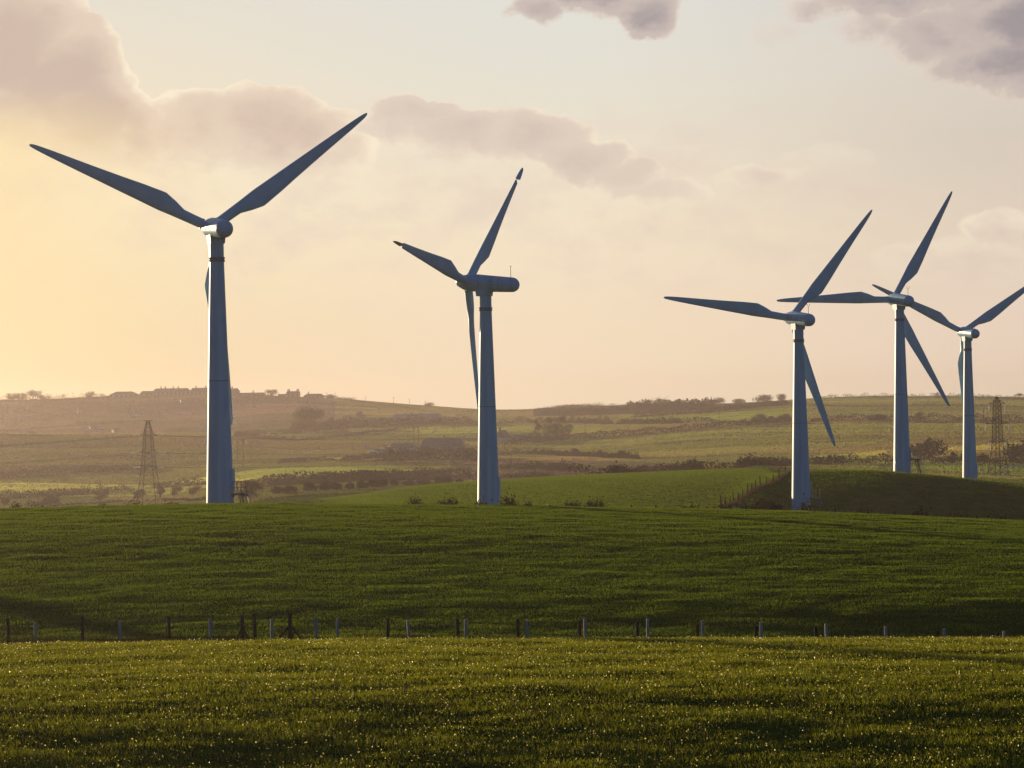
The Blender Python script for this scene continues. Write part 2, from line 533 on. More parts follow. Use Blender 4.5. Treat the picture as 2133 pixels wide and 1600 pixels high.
COLS = {
    300: FAR_L,
    460: [(300, Z(-12.6)), (400, Z(-18)), (600, Z(-25)), (760, 1040), (900, 1030), (1000, 1020), (1100, 1008), (1250, 980), (1400, 954), (1550, 926), (1680, 909), (1800, 907), (2000, 900), (2150, 885), (2350, 858)],
    600: [(290, Z(-11.4)), (350, Z(-13.5)), (420, Z(-16)), (480, 1055), (560, 1052), (680, 1038), (760, 1022), (900, 1006), (1100, 986), (1250, 970), (1400, 950), (1600, 925), (1800, 905), (2000, 886), (2300, 857)],
    750: [(290, 1066), (320, 1062), (350, 1058), (420, 1044), (480, 1032), (530, 1030), (600, 1032), (680, 1030), (760, 1014), (900, 1004), (1100, 986), (1250, 966), (1400, 948), (1600, 925), (1800, 904), (2000, 888), (2300, 861)],
    900: [(290, 1066), (312, 1062), (350, 1052), (420, 1030), (480, 1014), (530, 1010), (580, 1011), (650, Z(-18.5)), (800, Z(-23)), (950, Z(-24)), (1100, 985), (1250, 968), (1400, 955), (1600, 930), (1800, 905), (2000, 888), (2300, 864)],
    1050: [(290, 1066), (312, 1061), (350, 1050), (420, 1023), (480, 1006), (530, 1001), (575, 1000), (640, Z(-17.5)), (800, Z(-23)), (950, Z(-23.5)), (1100, 980), (1250, 963), (1400, 950), (1600, 925), (1800, 901), (2000, 885), (2300, 868)],
    1200: [(290, 1068), (312, 1062), (350, 1047), (420, 1018), (480, 1000), (530, 993), (570, 990), (620, 994), (800, Z(-22)), (950, Z(-22)), (1100, 972), (1250, 958), (1400, 945), (1600, 920), (1800, 898), (2000, 880), (2300, 860)],
    1350: [(290, 1070), (312, 1066), (350, 1052), (420, 1015), (480, 996), (530, 988), (570, 984), (620, 988), (800, Z(-19)), (950, 975), (1100, 964), (1250, 950), (1400, 935), (1600, 908), (1800, 884), (2000, 870), (2300, 854)],
    1500: [(290, 1074), (312, 1072), (350, 1060), (400, 1028), (440, 1004), (480, 990), (530, 981), (570, 978), (620, 981), (800, Z(-17)), (950, 970), (1100, 958), (1250, 942), (1400, 925), (1600, 895), (1800, 873), (2000, 862), (2300, 848)],
    1575: [(290, 1078), (312, 1078), (350, 1066), (380, 1018), (400, 1006), (440, 1000), (480, 990), (530, 980), (570, 977), (620, 980), (800, Z(-16.6)), (950, 966), (1100, 954), (1250, 938), (1400, 920), (1600, 892), (1800, 870), (2000, 858), (2300, 844)],
    1650: [(290, 1082), (312, 1084), (350, 1075), (366, 1066), (382, 1018), (400, 984), (430, 983), (480, 985), (560, Z(-14)), (700, Z(-16)), (850, 972), (1000, 960), (1100, 950), (1250, 935), (1400, 915), (1600, 890), (1800, 868), (2000, 855), (2300, 839)],
    1720: [(290, 1086), (320, 1088), (350, 1074), (368, 1052), (385, 1004), (401, 981), (425, 983), (480, 992), (580, Z(-15)), (700, Z(-16.5)), (850, 975), (1000, 962), (1100, 950), (1250, 934), (1400, 914), (1600, 888), (1700, 875), (1800, 867), (2000, 854), (2300, 838)],
    1800: [(290, 1092), (330, 1095), (360, 1070), (385, 1002), (402, 981), (425, 984), (480, 1000), (600, Z(-16)), (700, Z(-17)), (850, 978), (1000, 965), (1100, 950), (1250, 932), (1400, 912), (1600, 885), (1700, 873), (1800, 866), (2000, 853), (2300, 837)],
    1900: [(290, 1096), (330, 1100), (360, 1075), (385, 1008), (403, 988), (428, 991), (480, 1006), (600, Z(-16.5)), (700, Z(-17.5)), (850, 984), (1000, 965), (1100, 950), (1250, 932), (1400, 912), (1600, 885), (1700, 873), (1800, 866), (2000, 852), (2300, 836)],
    2000: [(290, 1100), (330, 1104), (360, 1080), (385, 1016), (405, 998), (430, 1000), (480, 1010), (600, Z(-17)), (700, Z(-18)), (850, 988), (1000, 965), (1100, 950), (1250, 932), (1400, 912), (1600, 885), (1700, 873), (1800, 866), (2000, 852), (2300, 836)],
    2133: [(290, 1105), (330, 1111), (360, 1090), (385, 1027), (405, 1009), (430, 1012), (480, 1020), (600, Z(-18)), (700, Z(-19)), (850, 992), (1000, 967), (1100, 950), (1250, 932), (1400, 912), (1600, 885), (1700, 873), (1800, 867), (2000, 853), (2300, 838)],
}
for k in (-1400, -400, 0):
    COLS[k] = FAR_L
for k in (2600, 3800):
    COLS[k] = COLS[2133]

rows = list(np.linspace(-1500, 0, 16)) + list(np.linspace(8, 48, 6)) + list(np.arange(52, 130, 0.55)) + list(np.arange(130, 300, 0.8))
rows += list(np.arange(300, 640, 2.2)) + list(np.arange(640, 2700, 9.0)) + list(np.linspace(2700, 4300, 30))
DG = np.unique(np.round(np.array(rows), 3))
U_FINE = np.arange(-1400, 3801, 12.5)


def column(u):
    roll = (np.clip(u, -400, 2600) - CU) * math.tan(ROLL)
    yz = lambda d, Y: -(Y + roll - HOR) / F * d
    c1, c2 = itp(crest1, u), itp(crest2, u)
    k = c2 - 1062
    pts = [(-1500, -1.0), (0, -1.75), (20, -3.7), (40, -6.0)]
    pts += [(d, yz(d, Y)) for d, Y in ((56, 1765), (64, 1603), (70, 1503), (76, 1432 + (c1 - 1335)), (87, 1374 + (c1 - 1335)), (100, c1), (109, c1 + 5))]
    pts += [(119, yz(119, itp(fbase, u))), (126, yz(126, itp(fbase2, u)))]
    pts += [(141.5, yz(141.5, 1243 + .2 * k)), (160, yz(160, 1168 + .4 * k)), (177, yz(177, 1112 + .7 * k)), (196, yz(196, 1079 + .92 * k)),
            (216, yz(212, c2)), (240, yz(240, c2 + 1.0)), (255, yz(255, c2 + 3)), (263, yz(263, c2 + 4)), (275, yz(275, c2 + 7.5))]
    for d, Y in COLS[u]:
        pts.append((d, Y[1] if isinstance(Y, tuple) else yz(d, Y)))
    r = itp(ridge, u)
    pts += [(2480, yz(2480, r + 7)), (2600, yz(2600, r)), (2720, yz(2720, r + 5)), (3200, -4.0), (4300, -16.0)]
    return pchip([p[0] for p in pts], [p[1] for p in pts], DG)


Zc = np.stack([column(u) for u in U_COLS])            # (ncol, nd), relative to the eye
ZG = pchip(np.array(U_COLS, float), Zc, U_FINE) + CZ   # (nu, nd)

_ng = np.random.default_rng(3)
WAVES = []
for i in range(34):
    lam = 1.0 * (7.0 / 1.0) ** _ng.random()
    th = _ng.random() * math.pi
    WAVES.append((math.cos(th) * 2 * math.pi / lam, math.sin(th) * 2 * math.pi / lam, _ng.random() * 6.28, 0.0024 * lam ** 0.8))
FARW = []
for i in range(20):
    lam = 25 * 5 ** _ng.random()
    th = _ng.random() * math.pi
    FARW.append((math.cos(th) * 2 * math.pi / lam, math.sin(th) * 2 * math.pi / lam, _ng.random() * 6.28, 0.0013 * lam ** 0.9))


def relief(x, y):
    x = np.asarray(x, float)
    y = np.asarray(y, float)
    s = np.zeros(np.broadcast(x, y).shape)
    for a, b, p, am in WAVES:
        s = s + am * np.sin(a * x + b * y + p)
    near = np.clip((y - 30) / 20, 0, 1) * np.clip((620 - y) / 200, 0, 1)
    s = s * near
    t = np.zeros_like(s)
    for a, b, p, am in FARW:
        t = t + am * np.sin(a * x + b * y + p)
    return s + t * np.clip((y - 560) / 300, 0, 1)


def u_of(x, d):
    return CU + F * np.asarray(x, float) / np.sqrt(np.asarray(d, float) ** 2 + 15.0 ** 2)


def H0(x, d):
    u = np.clip(u_of(x, d), U_FINE[0], U_FINE[-1] - 1e-6)
    d = np.clip(np.asarray(d, float), DG[0], DG[-1] - 1e-6)
    fi = (u - U_FINE[0]) / 12.5
    i = np.clip(fi.astype(int), 0, len(U_FINE) - 2)
    fu = fi - i
    j = np.clip(np.searchsorted(DG, d) - 1, 0, len(DG) - 2)
    fd = (d - DG[j]) / (DG[j + 1] - DG[j])
    return (ZG[i, j] * (1 - fu) * (1 - fd) + ZG[i + 1, j] * fu * (1 - fd) + ZG[i, j + 1] * (1 - fu) * fd + ZG[i + 1, j + 1] * fu * fd)


def H(x, d):
    return H0(x, d) + relief(x, d)


def h1(x, d):
    return float(H(np.array([x]), np.array([d]))[0])


def scene_uv(u, v):
    """photo pixel -> level pixel (camera roll removed)"""
    a, b = u - CU, v - CV
    return CU + a * math.cos(ROLL) - b * math.sin(ROLL), CV + a * math.sin(ROLL) + b * math.cos(ROLL)


def at(u, v, d):
    us, vs = scene_uv(u, v)
    return Vector(((us - CU) / F * d, d, CZ + (HOR - vs) / F * d))


def ground_at(u, v, d):
    """ground point at distance d under photo pixel column"""
    p = at(u, v, d)
    return Vector((p.x, d, h1(p.x, d)))


_DD = np.concatenate([np.arange(262, 640, 2.0), np.arange(640, 2660, 4.0)])


def hit(u, v, dmin):
    """first ground point seen along the sight line of a photo pixel beyond dmin"""
    us, vs = scene_uv(u, v)
    d = _DD[_DD >= dmin]
    x = (us - CU) / F * d
    z = CZ + (HOR - vs) / F * d
    h = H(x, d)
    k = np.nonzero(h >= z)[0]
    i = k[0] if len(k) else int(np.argmin(z - h))
    return Vector((x[i], d[i], h[i]))


# field colours: polygons in map space given by the field corners (photo column, distance range)
def lerp(a, b, t):
    return a + (b - a) * t


nt = 560
tt = np.linspace(-1, 1, nt)
tt = np.sign(tt) * (0.235 * np.abs(tt) + 0.9 * np.abs(tt) ** 7)     # dense in view, wide at the sides
WD = np.sqrt(np.maximum(DG, 0) ** 2 + 15.0 ** 2) + np.maximum(-DG, 0) * 0.4 + np.where(DG < 50, (50 - np.minimum(DG, 50)) * 0.5, 0)
TX = tt[:, None] * WD[None, :]
TY = np.broadcast_to(DG[None, :], TX.shape)
TZ = H(TX.ravel(), TY.ravel()).reshape(TX.shape)
TU = CU + F * TX / np.sqrt(np.maximum(TY, 1) ** 2 + 225.0)
roll_px = (np.clip(TU, -400, 2600) - CU) * math.tan(ROLL)
TV = HOR - (TZ - CZ) / np.maximum(TY, 1) * F - roll_px             # photo row of every terrain point

PASTURE = np.array((0.200, 0.240, 0.045))
OLIVE = np.array((0.180, 0.185, 0.050))
BROWN = np.array((0.120, 0.098, 0.060))
SCRUB = np.array((0.045, 0.034, 0.024))
PALE = np.array((0.330, 0.350, 0.060))
VIVID = np.array((0.060, 0.092, 0.006))
NEARG = np.array((0.042, 0.066, 0.003))
colr = np.zeros(TX.shape + (3,))
colr[:] = OLIVE
colr[TY < 700] = VIVID
colr[TY < 262] = NEARG
# patches: (vmin table, vmax table) strips in photo rows for columns u0..u1, limited to a distance range
PATCH = [
    # u table, top v, bottom v, dmin, dmax, colour
    ((-400, 0, 430, 520, 700), (990, 990, 968, 966, 960), (1026, 1026, 1004, 1000, 985), 900, 1700, PALE),
    ((480, 640, 800, 860), (968, 962, 966, 980), (998, 992, 984, 984), 900, 1600, PASTURE * 1.15),
    ((-400, 0, 200, 330, 430), (1026, 1026, 1022, 1010, 1005), (1058, 1058, 1050, 1044, 1040), 800, 1200, PASTURE),
    ((-400, 0, 430, 620, 760), (905, 905, 908, 915, 925), (985, 985, 962, 955, 950), 1300, 2050, OLIVE),
    ((-400, 0, 430, 700), (820, 820, 805, 825), (903, 903, 900, 880), 1900, 2620, BROWN),
    ((480, 650, 830, 940), (902, 898, 888, 886), (908, 908, 900, 888), 1600, 2100, PALE * 0.9),
    ((650, 830, 1000), (912, 902, 886), (920, 925, 915), 1500, 2100, PASTURE),
    ((700, 900, 1000), (838, 845, 852), (850, 856, 860), 2200, 2620, PASTURE),
    ((640, 720, 850), (956, 952, 946), (960, 957, 950), 1300, 1700, PALE),
    ((560, 700, 800, 1000), (1000, 992, 985, 972), (1014, 1006, 1002, 998), 700, 1300, SCRUB * 1.25),
    ((940, 1050, 1200, 1400), (960, 960, 958, 965), (1000, 1000, 990, 985), 900, 1350, BROWN),
    ((1030, 1200, 1400, 1560, 1650, 1900, 2200), (926, 914, 902, 890, 884, 880, 880), (946, 944, 950, 950, 940, 915, 905), 1250, 1800, PASTURE * .95),
    ((1030, 1160, 1360), (888, 890, 893), (912, 908, 896), 1700, 2100, PASTURE),
    ((1290, 1420, 1540, 1660), (866, 862, 856, 848), (878, 880, 876, 866), 1750, 2200, PASTURE * 1.05),
    ((1110, 1200, 1330, 1640), (853, 842, 838, 832), (868, 866, 862, 844), 2150, 2640, SCRUB),
    ((1680, 1850, 2000, 2200), (832, 828, 826, 828), (862, 858, 856, 856), 2000, 2640, PASTURE * 0.8),
    ((1690, 1760, 1845), (950, 946, 938), (960, 957, 952), 1000, 1300, PALE),
    ((1925, 2000, 2060, 2133), (934, 930, 924, 920), (940, 938, 938, 936), 1050, 1400, PALE),
    ((1640, 2200), (966, 968), (1000, 1010), 640, 990, PASTURE * 0.75),
    ((1030, 1640, 1660), (968, 966, 966), (1000, 985, 985), 540, 640, np.array((0.14, 0.13, 0.06))),
]
for us_, t_, b_, d0, d1, c in PATCH:
    top = np.interp(TU, us_, t_)
    bot = np.interp(TU, us_, b_)
    m = (TU >= us_[0]) & (TU <= us_[-1]) & (TV >= top) & (TV <= bot) & (TY >= d0) & (TY <= d1)
    colr[m] = c

# every parcel of farmland has its own crop tone
wx = TX + 60 * np.sin(TY / 210.0) + 0.35 * TY
wy = TY + 50 * np.sin(TX / 170.0) - 0.12 * TX
ci, cj = np.floor(wx / 210.0).astype(int), np.floor(wy / 150.0).astype(int)
ci = np.floor((wx + (cj * 83 % 210)) / (150.0 + (cj * 57 % 130))).astype(int)
hs = np.abs(np.sin(ci * 12.9898 + cj * 78.233) * 43758.5453) % 1.0
hs2 = np.abs(np.sin(ci * 39.346 + cj * 11.135) * 24634.6345) % 1.0
far_ = (TY > 640)[..., None]
tone = (0.55 + 1.0 * hs)[..., None] * np.stack([0.88 + .34 * hs2, 1.02 - .10 * hs2, 0.9 + .3 * hs2], -1)
colr = np.where(far_, colr * tone, colr)
nr = len(DG)
idx = np.arange(nt * nr).reshape(nt, nr)
quads = np.stack([idx[:-1, :-1], idx[1:, :-1], idx[1:, 1:], idx[:-1, 1:]], -1).reshape(-1, 4)
mt, t, out = new_mat('meadow')
att = t.n.new('ShaderNodeAttribute')
att.attribute_name = 'field'
p = pos(t)
n1 = t.noise(p, 0.012, 6.0, 0.6)
n2 = t.noise(p, 0.35, 6.0, 0.65)
n3 = t.noise(p, 6.0, 4.0, 0.7)
c = t.mix(1.0, att.outputs['Color'], t.mix(t.ss(n1, 0.3, 0.7), (0.72, 0.74, 0.7), (1.25, 1.2, 1.15)), 'MULTIPLY')
c = t.mix(1.0, c, t.mix(t.ss(n2, 0.3, 0.72), (0.62, 0.66, 0.6), (1.35, 1.3, 1.2)), 'MULTIPLY')
b = t.n.new('ShaderNodeBsdfPrincipled')
t.l.new(c, b.inputs['Base Color'])
b.inputs['Roughness'].default_value = 0.95
b.inputs['Specular IOR Level'].default_value = 0.0
b.inputs['Sheen Weight'].default_value = 0.0
b.inputs['Sheen Roughness'].default_value = 0.5
b.inputs['Sheen Tint'].default_value = (0.55, 0.62, 0.12, 1)
hh = t.m('ADD', t.m('MULTIPLY', n2, 1.0), t.m('MULTIPLY', n3, 0.25))
bp = t.n.new('ShaderNodeBump')
bp.inputs['Strength'].default_value = 0.55
bp.inputs['Distance'].default_value = 0.35
t.l.new(hh, bp.inputs['Height'])
t.l.new(bp.outputs[0], b.inputs['Normal'])
t.l.new(b.outputs[0], out.inputs[0])
me = mesh_np('ground', np.stack([TX, TY, TZ], -1).reshape(-1, 3), quads, mt, True)
ca = me.color_attributes.new('field', 'FLOAT_COLOR', 'POINT')
ca.data.foreach_set('color', np.concatenate([colr.reshape(-1, 3), np.ones((nt * nr, 1))], 1).astype(np.float32).ravel())
ground = link('ground', me)
tag(ground, 'rolling green farmland running from the near meadow to the far hills', 'ground', kind='structure')


# ------------------------------------------------------------------ grass
def blades(name, n, xd, hgt, wid, mat, clump=0.6, lean=0.35, seed=1, keep=None, stretch=1.7):
    g = np.random.default_rng(seed)
    x, d = xd(g, n)
    if keep is not None:
        k = keep(x, d, g)
        x, d = x[k], d[k]
    n = len(x)
    dens = np.zeros(n)
    for a, b_, p_, am in WAVES[:14]:
        dens += np.sin(a * stretch * x + b_ * 1.7 * d + p_ * 2)
    dens = 1 / (1 + np.exp(-dens * 0.7))
    z = H(x, d) - 0.01
    hh = (hgt[0] + (hgt[1] - hgt[0]) * g.random(n) ** 1.6) * (1 - clump + 2 * clump * dens)
    w = wid[0] + (wid[1] - wid[0]) * g.random(n)
    th = g.random(n) * 2 * math.pi
    lx, ly = g.normal(0, lean, n) * hh, g.normal(0, lean, n) * hh
    cx, cy = np.cos(th) * w / 2, np.sin(th) * w / 2
    V = np.empty((n, 3, 3), np.float32)
    V[:, 0] = np.stack([x - cx, d - cy, z], 1)
    V[:, 1] = np.stack([x + cx, d + cy, z], 1)
    V[:, 2] = np.stack([x + lx, d + ly, z + hh], 1)
    return mesh_np(name, V.reshape(-1, 3), np.arange(n * 3).reshape(-1, 3), mat)


def wedge(d0, d1, half, power=1.0):
    def f(g, n):
        r = g.random(n)
        d = (d0 ** power + r * (d1 ** power - d0 ** power)) ** (1 / power)
        x = (g.random(n) * 2 - 1) * half * np.sqrt(d * d + 225)
        return x, d
    return f


GRASS_SCALE = 1.0
o = link('near_grass', blades('near_grass', int(420000 * GRASS_SCALE), wedge(58, 110, 0.2, 1.0), (0.05, 0.13), (0.012, 0.03), M['meadow_grass'], 0.45, 0.45, 11, stretch=.6))
tag(o, 'short olive green grass covering the near meadow in front of the fence', 'grass', kind='stuff')
o = link('far_grass', blades('far_grass', int(950000 * GRASS_SCALE), wedge(119, 262, 0.19, 1.0), (0.05, 0.11), (0.02, 0.05), M['grass'], 0.35, 0.4, 12, stretch=.3))
tag(o, 'dark green grass on the field between the fence and the turbines', 'grass', kind='stuff')
o = link('hill_grass', blades('hill_grass', int(480000 * GRASS_SCALE), wedge(312, 580, 0.19, 1.0), (0.09, 0.20), (0.05, 0.12), M['grass'], 0.4, 0.4, 13,
                              keep=lambda x, d, g: (u_of(x, d) > 640 + g.random(len(x)) * 60)))
tag(o, 'bright green grass on the two low hills behind the turbines', 'grass', kind='stuff')


# pasture and crop standing on the far fields, in the tone of each field
mf, t, out = new_mat('far_crop')
att = t.n.new('ShaderNodeAttribute')
att.attribute_name = 'field'
d_ = t.n.new('ShaderNodeBsdfDiffuse')
tr_ = t.n.new('ShaderNodeBsdfTranslucent')
t.l.new(att.outputs['Color'], d_.inputs[0])
t.l.new(att.outputs['Color'], tr_.inputs[0])
mx = t.n.new('ShaderNodeMixShader')
mx.inputs[0].default_value = 0.6
t.l.new(d_.outputs[0], mx.inputs[1])
t.l.new(tr_.outputs[0], mx.inputs[2])
t.l.new(mx.outputs[0], out.inputs[0])


def far_crop(n, seed):
    g = np.random.default_rng(seed)
    d = 640 + (2640 - 640) * g.random(n)
    x = (g.random(n) * 2 - 1) * 0.205 * np.sqrt(d * d + 225)
    z = H(x, d) - 0.02
    hh = (0.20 + 0.00014 * d) * (0.8 + 0.4 * g.random(n))
    w = (0.0005 * d) * (0.7 + 0.6 * g.random(n))
    th = g.random(n) * 2 * math.pi
    cx, cy = np.cos(th) * w / 2, np.sin(th) * w / 2
    V = np.empty((n, 3, 3), np.float32)
    V[:, 0] = np.stack([x - cx, d - cy, z], 1)
    V[:, 1] = np.stack([x + cx, d + cy, z], 1)
    V[:, 2] = np.stack([x + g.normal(0, .25, n) * hh, d + g.normal(0, .25, n) * hh, z + hh], 1)
    j = np.clip(np.searchsorted(DG, d), 0, len(DG) - 1)
    i = np.clip(np.searchsorted(tt, x / WD[j]), 0, nt - 1)
    c = colr[i, j] * (0.92 + 0.16 * g.random(n))[:, None]
    me_ = mesh_np('far_crop', V.reshape(-1, 3), np.arange(n * 3).reshape(-1, 3), mf)
    ca_ = me_.color_attributes.new('field', 'FLOAT_COLOR', 'POINT')
    ca_.data.foreach_set('color', np.repeat(np.concatenate([c, np.ones((n, 1))], 1), 3, axis=0).astype(np.float32).ravel())
    return me_


o = link('far_crop', far_crop(620000, 17))
tag(o, 'pasture and crops in green and tan parcels over the distant hazy hills', 'crops', kind='stuff')


# glints of light between the grass, painted as small pale leaf shapes
def glints(n, seed):
    g = np.random.default_rng(seed)
    x, d = wedge(58, 109, 0.2, 1.0)(g, n)
    z = H(x, d) + 0.05 + 0.08 * g.random(n)
    s = 0.011 + 0.018 * g.random(n) ** 2
    a = g.normal(size=(n, 3))
    a /= np.linalg.norm(a, axis=1)[:, None]
    b_ = np.cross(a, g.normal(size=(n, 3)))
    b_ /= np.linalg.norm(b_, axis=1)[:, None]
    c_ = np.stack([x, d, z], 1)
    V = np.stack([c_ - a * s[:, None], c_ + b_ * s[:, None] * .7, c_ + a * s[:, None], c_ - b_ * s[:, None] * .7], 1)
    return mesh_np('leaf_glints', V.reshape(-1, 3), np.arange(n * 4).reshape(-1, 4), M['glint'])


o = link('leaf_glints', glints(22000, 21))
tag(o, 'glints of light all over the near meadow, painted as tiny pale leaves', 'leaves', kind='stuff')


def tussock(g, n):
    d = 113.5 + g.random(n) * 12.0
    x = (g.random(n) * 2 - 1) * 0.2 * np.sqrt(d * d + 225)
    return x, d


o = link('rough_grass', blades('rough_grass', 45000, tussock, (0.08, 0.26), (0.02, 0.05), M['rough'], 0.85, 0.55, 31))
tag(o, 'dark rough grass left uncut along the foot of the fences', 'grass', kind='stuff')


def flank(g, n):
    # dry grass strip along the hill fence: from (1500,1060) up to (1650,978)
    r = g.random(n)
    d = 352 + r * 46
    u = np.interp(d, [352, 366, 382, 398], [1502, 1540, 1585, 1648]) + g.normal(0, 4.5, n) - 4
    x = (u - CU - (CV - 1020) * 0) / F * d
    return x, d


o = link('dry_grass', blades('dry_grass', 7000, flank, (0.2, 0.55), (0.05, 0.12), M['dry'], 0.6, 0.5, 33))
tag(o, 'strip of dry brown grass along the fence up the shaded hill', 'grass', kind='stuff')

# ------------------------------------------------------------------ wind turbines
BL = 17.72
SECT = [(.040, .70, .70, .35), (.048, .70, .70, .35), (.049, .98, .98, .49), (.056, .98, .98, .49), (.057, .90, .90, .45), (.11, .92, .90, .46),
        (.165, .96, .84, .47), (.22, 1.36, .66, .49), (.282, 1.72, .50, .52), (.30, 1.71, .48, .52), (.40, 1.54, .38, .47), (.50, 1.33, .31, .43),
        (.60, 1.13, .25, .38), (.70, .95, .20, .34), (.80, .77, .16, .29), (.882, .62, .125, .245), (.93, .51, .10, .21), (.97, .39, .075, .165),
        (.99, .27, .05, .12), (1.0, .10, .025, .05)]


def blade_mesh(name, f0, f1, extra=None):
    mb = MB()
    n = 18
    S = [s for s in SECT if f0 <= s[0] <= f1]
    if extra:
        S = extra + S
    rings = []
    for fr, c, th, le in S:
        r = fr * BL
        rnd = min(1.0, th / c)                       # 1 = round root, small = thin aerofoil
        tw = -R(16.0) * (1 - fr)
        ring = []
        for i in range(n):
            a = 2 * math.pi * i / n
            xx = (math.cos(a) + 1) / 2               # 1 at leading edge, 0 trailing
            y_round = math.sin(a) * th / 2
            y_foil = math.sin(a) * th / 2 * (0.25 + 0.95 * xx ** 0.8) * 1.0
            w = max(0.0, min(1.0, (rnd - 0.4) / 0.5))
            y = y_round * w + y_foil * (1 - w)
            x = le - c * (1 - xx)
            ring.append((x * math.cos(tw) - y * math.sin(tw), x * math.sin(tw) + y * math.cos(tw), r))
        rings.append(ring)
    vs = [p for rg in rings for p in rg]
    fs = []
    for k in range(len(rings) - 1):
        for i in range(n):
            j = (i + 1) % n
            fs.append((k * n + i, k * n + j, (k + 1) * n + j, (k + 1) * n + i))
    fs += [tuple(range(n - 1, -1, -1)), tuple(range((len(rings) - 1) * n, len(rings) * n))]
    mb.add(vs, fs)
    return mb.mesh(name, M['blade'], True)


ME_BLADE = blade_mesh('blade', 0, 1.0)
ME_BLADE_CUT = blade_mesh('blade_cut', 0, 0.885)
ME_TIP = blade_mesh('blade_tip', 0.905, 1.0, [(.884, .09, .09, .045), (.899, .09, .09, .045), (.9, .57, .11, .23)])


def frame(ax_x, ax_y, ax_z, origin):
    m = Matrix.Identity(4)
    for i, a in enumerate((ax_x, ax_y, ax_z)):
        m[0][i], m[1][i], m[2][i] = a
    m[0][3], m[1][3], m[2][3] = origin
    return m


